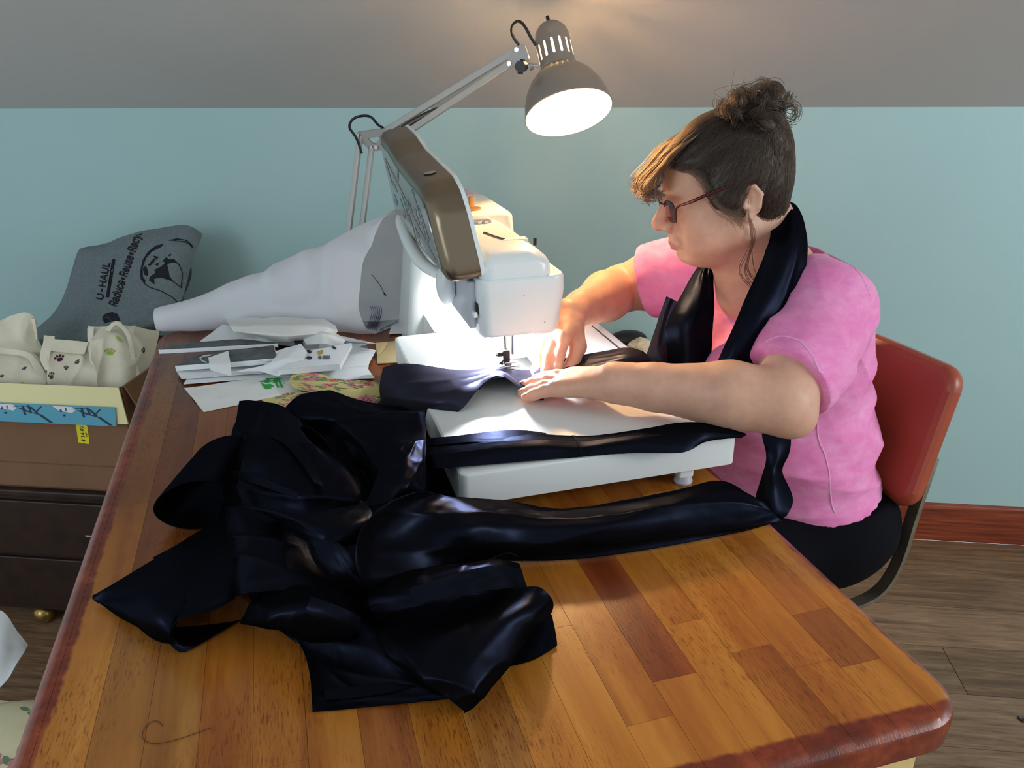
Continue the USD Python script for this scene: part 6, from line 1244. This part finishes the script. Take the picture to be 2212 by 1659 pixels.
sheet([[(640, 712, .030), (690, 700, .048), (742, 728, .034)], [(650, 722, .04), (695, 720, .055), (745, 738, .036)], [(662, 745, .030), (700, 742, .036), (735, 748, .026)]], 'crumpled white tissue paper at the right end of the pile', tissue_m, 0.001, 'tissue paper', 'tissue', 0.009, 15, 34)
sheet([[(646, 722, .036), (655, 722, .036)], [(634, 735, .034), (654, 735, .034)], [(642, 752, .03), (656, 758, .028)]], 'small black scrap tucked into the white tissue', ink_dk, 0.002, 'scrap', 'fabric_scrap', 0.003, 16)
sheet([[(450, 772, .030), (493, 758, .034)], [(452, 786, .030), (498, 785, .030)], [(455, 800, .024), (500, 812, .020)]], 'small white card lying over the edge of the dark magazine', seed=17, t=0.0008, name='card')
sheet([[(612, 752, .034), (650, 742, .040), (664, 762, .034)], [(585, 785, .028), (620, 775, .032), (655, 778, .028)], [(500, 806, .020), (560, 800, .022), (600, 812, .016)]], 'torn curling white paper in front of the dark glossy magazine', seed=18, noise=0.004)
sheet(q4((560, 768, .027), (620, 752, .032), (612, 772, .03), (566, 782, .026)), 'small wrinkled white label on the glossy magazine', seed=19, noise=0.003, name='paper_label')
clear = usdkit.material(stage, '/World/Looks/clear_plastic', {'t': ('transparent_bsdf', {'color': (0.96, 0.97, 0.98)}), 'g': ('glossy_bsdf', {'roughness': 0.12}), 'm': ('mix_closure', {'fac': 0.22})}, [('t.BSDF', 'm.closure1'), ('g.BSDF', 'm.closure2')], surface='m.closure')
sheet(q4((745, 735, .020), (785, 735, .016), (798, 758, .010), (740, 762, .014)), 'clear crinkled plastic wrapper at the right edge of the papers', clear, 0.0006, 'wrapper', 'plastic_wrapper', 0.004, 20)
kraft = mat('kraft_card', '#b7a276', 0.75)
sheet(q4((812, 740, .003), (866, 735, .003), (878, 782, .003), (815, 785, .003)), 'tan piece of card between the papers and the machine', kraft, 0.0015, 'card', 'card', 0.001, 21)
sheet(q4((811, 740, .010), (836, 738, .014), (832, 752, .006), (815, 770, .005)), 'folded tan card corner standing up beside the papers', kraft, 0.0012, 'card', 'card', 0.002, 22)
sheet(q4((520, 690, .010), (800, 740, .008), (740, 760, .006), (560, 740, .008)), 'wide white sheet sliding out from under the pattern roll', seed=23)
sheet(q4((640, 705, .016), (812, 742, .006), (760, 738, .014), (640, 716, .02)), 'narrow white strip of paper between pattern roll and tissue', seed=24)
sheet(q4((850, 690, .004), (925, 668, .004), (922, 716, .004), (840, 722, .004)), 'printed pattern page lying under the mouth of the roll', seed=25)
# ---- two scraps of floral cotton
def floral(rows, label, seed, n, s):
    p = facing(Patch([[T(*q) for q in r] for r in rows], 40, 40, 0.003, 24, seed), (0, 0, 5)); p.g[..., 2] = np.maximum(p.g[..., 2], TZ + 0.003)
    o = thing('floral_scrap', label, 'fabric', 'floral cotton scraps'); obj('cloth', p.solid(0.0012), mat('floral_yellow', '#cdbd7c', 0.8), o, smooth=60); flowers(p, o, n, s, seed)
floral([[(632, 808, .012), (680, 806, .016), (730, 818, .016), (800, 822, .012), (830, 830, .01)], [(626, 828, .012), (690, 832, .022), (750, 838, .022), (800, 842, .016), (830, 846, .01)], [(640, 840, .008), (690, 850, .012), (745, 862, .012), (790, 878, .005), (820, 868, .004)]], 'yellow cotton scrap printed with roses between the papers and the dark fabric', 31, 16, 0.07)
floral([[(632, 845, .006), (680, 846, .01), (720, 852, .01)], [(590, 858, .006), (640, 866, .012), (700, 880, .01)], [(562, 862, .003), (610, 882, .004), (680, 900, .003)]], 'pale floral cotton scrap half hidden under the dark fabric', 33, 14, 0.055)
# ---- behind the table at the right: a white board with a few small things
sh_ = thing('wall_ledge', 'low white ledge board along the wall behind the woman', 'ledge')
def wl(a0, a1, d0, d1, z0, z1, r=0.003):
    m = rbox(a0, a1, d0, d1, z0, z1, r); v = m.vertices.copy(); m.vertices = WP + np.outer(v[:, 0], WD) + np.outer(v[:, 1], WN) + np.outer(v[:, 2], [0, 0, 1.0]); m.invert(); return m
obj('board', wl(-0.86, -0.45, 0.0, 0.16, 0.548, 0.560), white_matte, sh_); 
for a in (-0.84, -0.48): obj('bracket', wl(a, a + 0.012, 0.0, 0.14, 0.45, 0.548), white_matte, sh_)
bt = trimesh.creation.icosphere(3, 1.0); bt.vertices = bt.vertices * [0.055, 0.035, 0.026] + at_y(1355, 737, 1.84); bt.vertices[:, 2] += 0.5605 - bt.vertices[:, 2].min(); obj('pouch', bt, black_plastic, label='black zip pouch on the low white ledge', cat='pouch', smooth=True)
cr = trimesh.creation.icosphere(4, 1.0); cr.vertices *= (1 + 0.5 * (meshkit.fbm(cr.vertices * 2.2, 3, 4) - 0.5))[:, None]; cr.vertices = cr.vertices * [0.035, 0.03, 0.024] + at_y(1384, 758, 1.78); cr.vertices[:, 2] += 0.5605 - cr.vertices[:, 2].min(); obj('crumpled_cloth', cr, mat('pale_cloth', '#dccbb0', .8), label='small crumpled cream cloth on the low white ledge', cat='cloth', smooth=True)
rl = tube([WP + WD * -0.74 + WN * 0.04 + A([0, 0, 0.5665]), WP + WD * -0.62 + WN * 0.04 + A([0, 0, 0.5665])], 0.006, 6, 12); obj('white_rod', rl, white_matte, label='short white rod lying on the low ledge against the wall', cat='rod')
# ---- a curl of thread on the table and a fleck on the floor
th_ = [T(*q, 0.0009) for q in ((352, 1568), (338, 1557), (322, 1562), (309, 1580), (310, 1596), (330, 1606), (365, 1602), (400, 1592), (455, 1572))]
obj('thread', tube(th_, 0.0003, 60, 6), mat('brown_thread', '#4a2814', .6), label='thin curl of dark thread on the bare front of the table', cat='thread')
tw_ = [at_z(*q, 0.002) for q in ((2200, 1548), (2206, 1556), (2212, 1552), (2210, 1560))]
obj('twig', tube(tw_, 0.0016, 12, 6), ink_dk, label='tiny dark twig on the floor at the right edge', cat='twig')
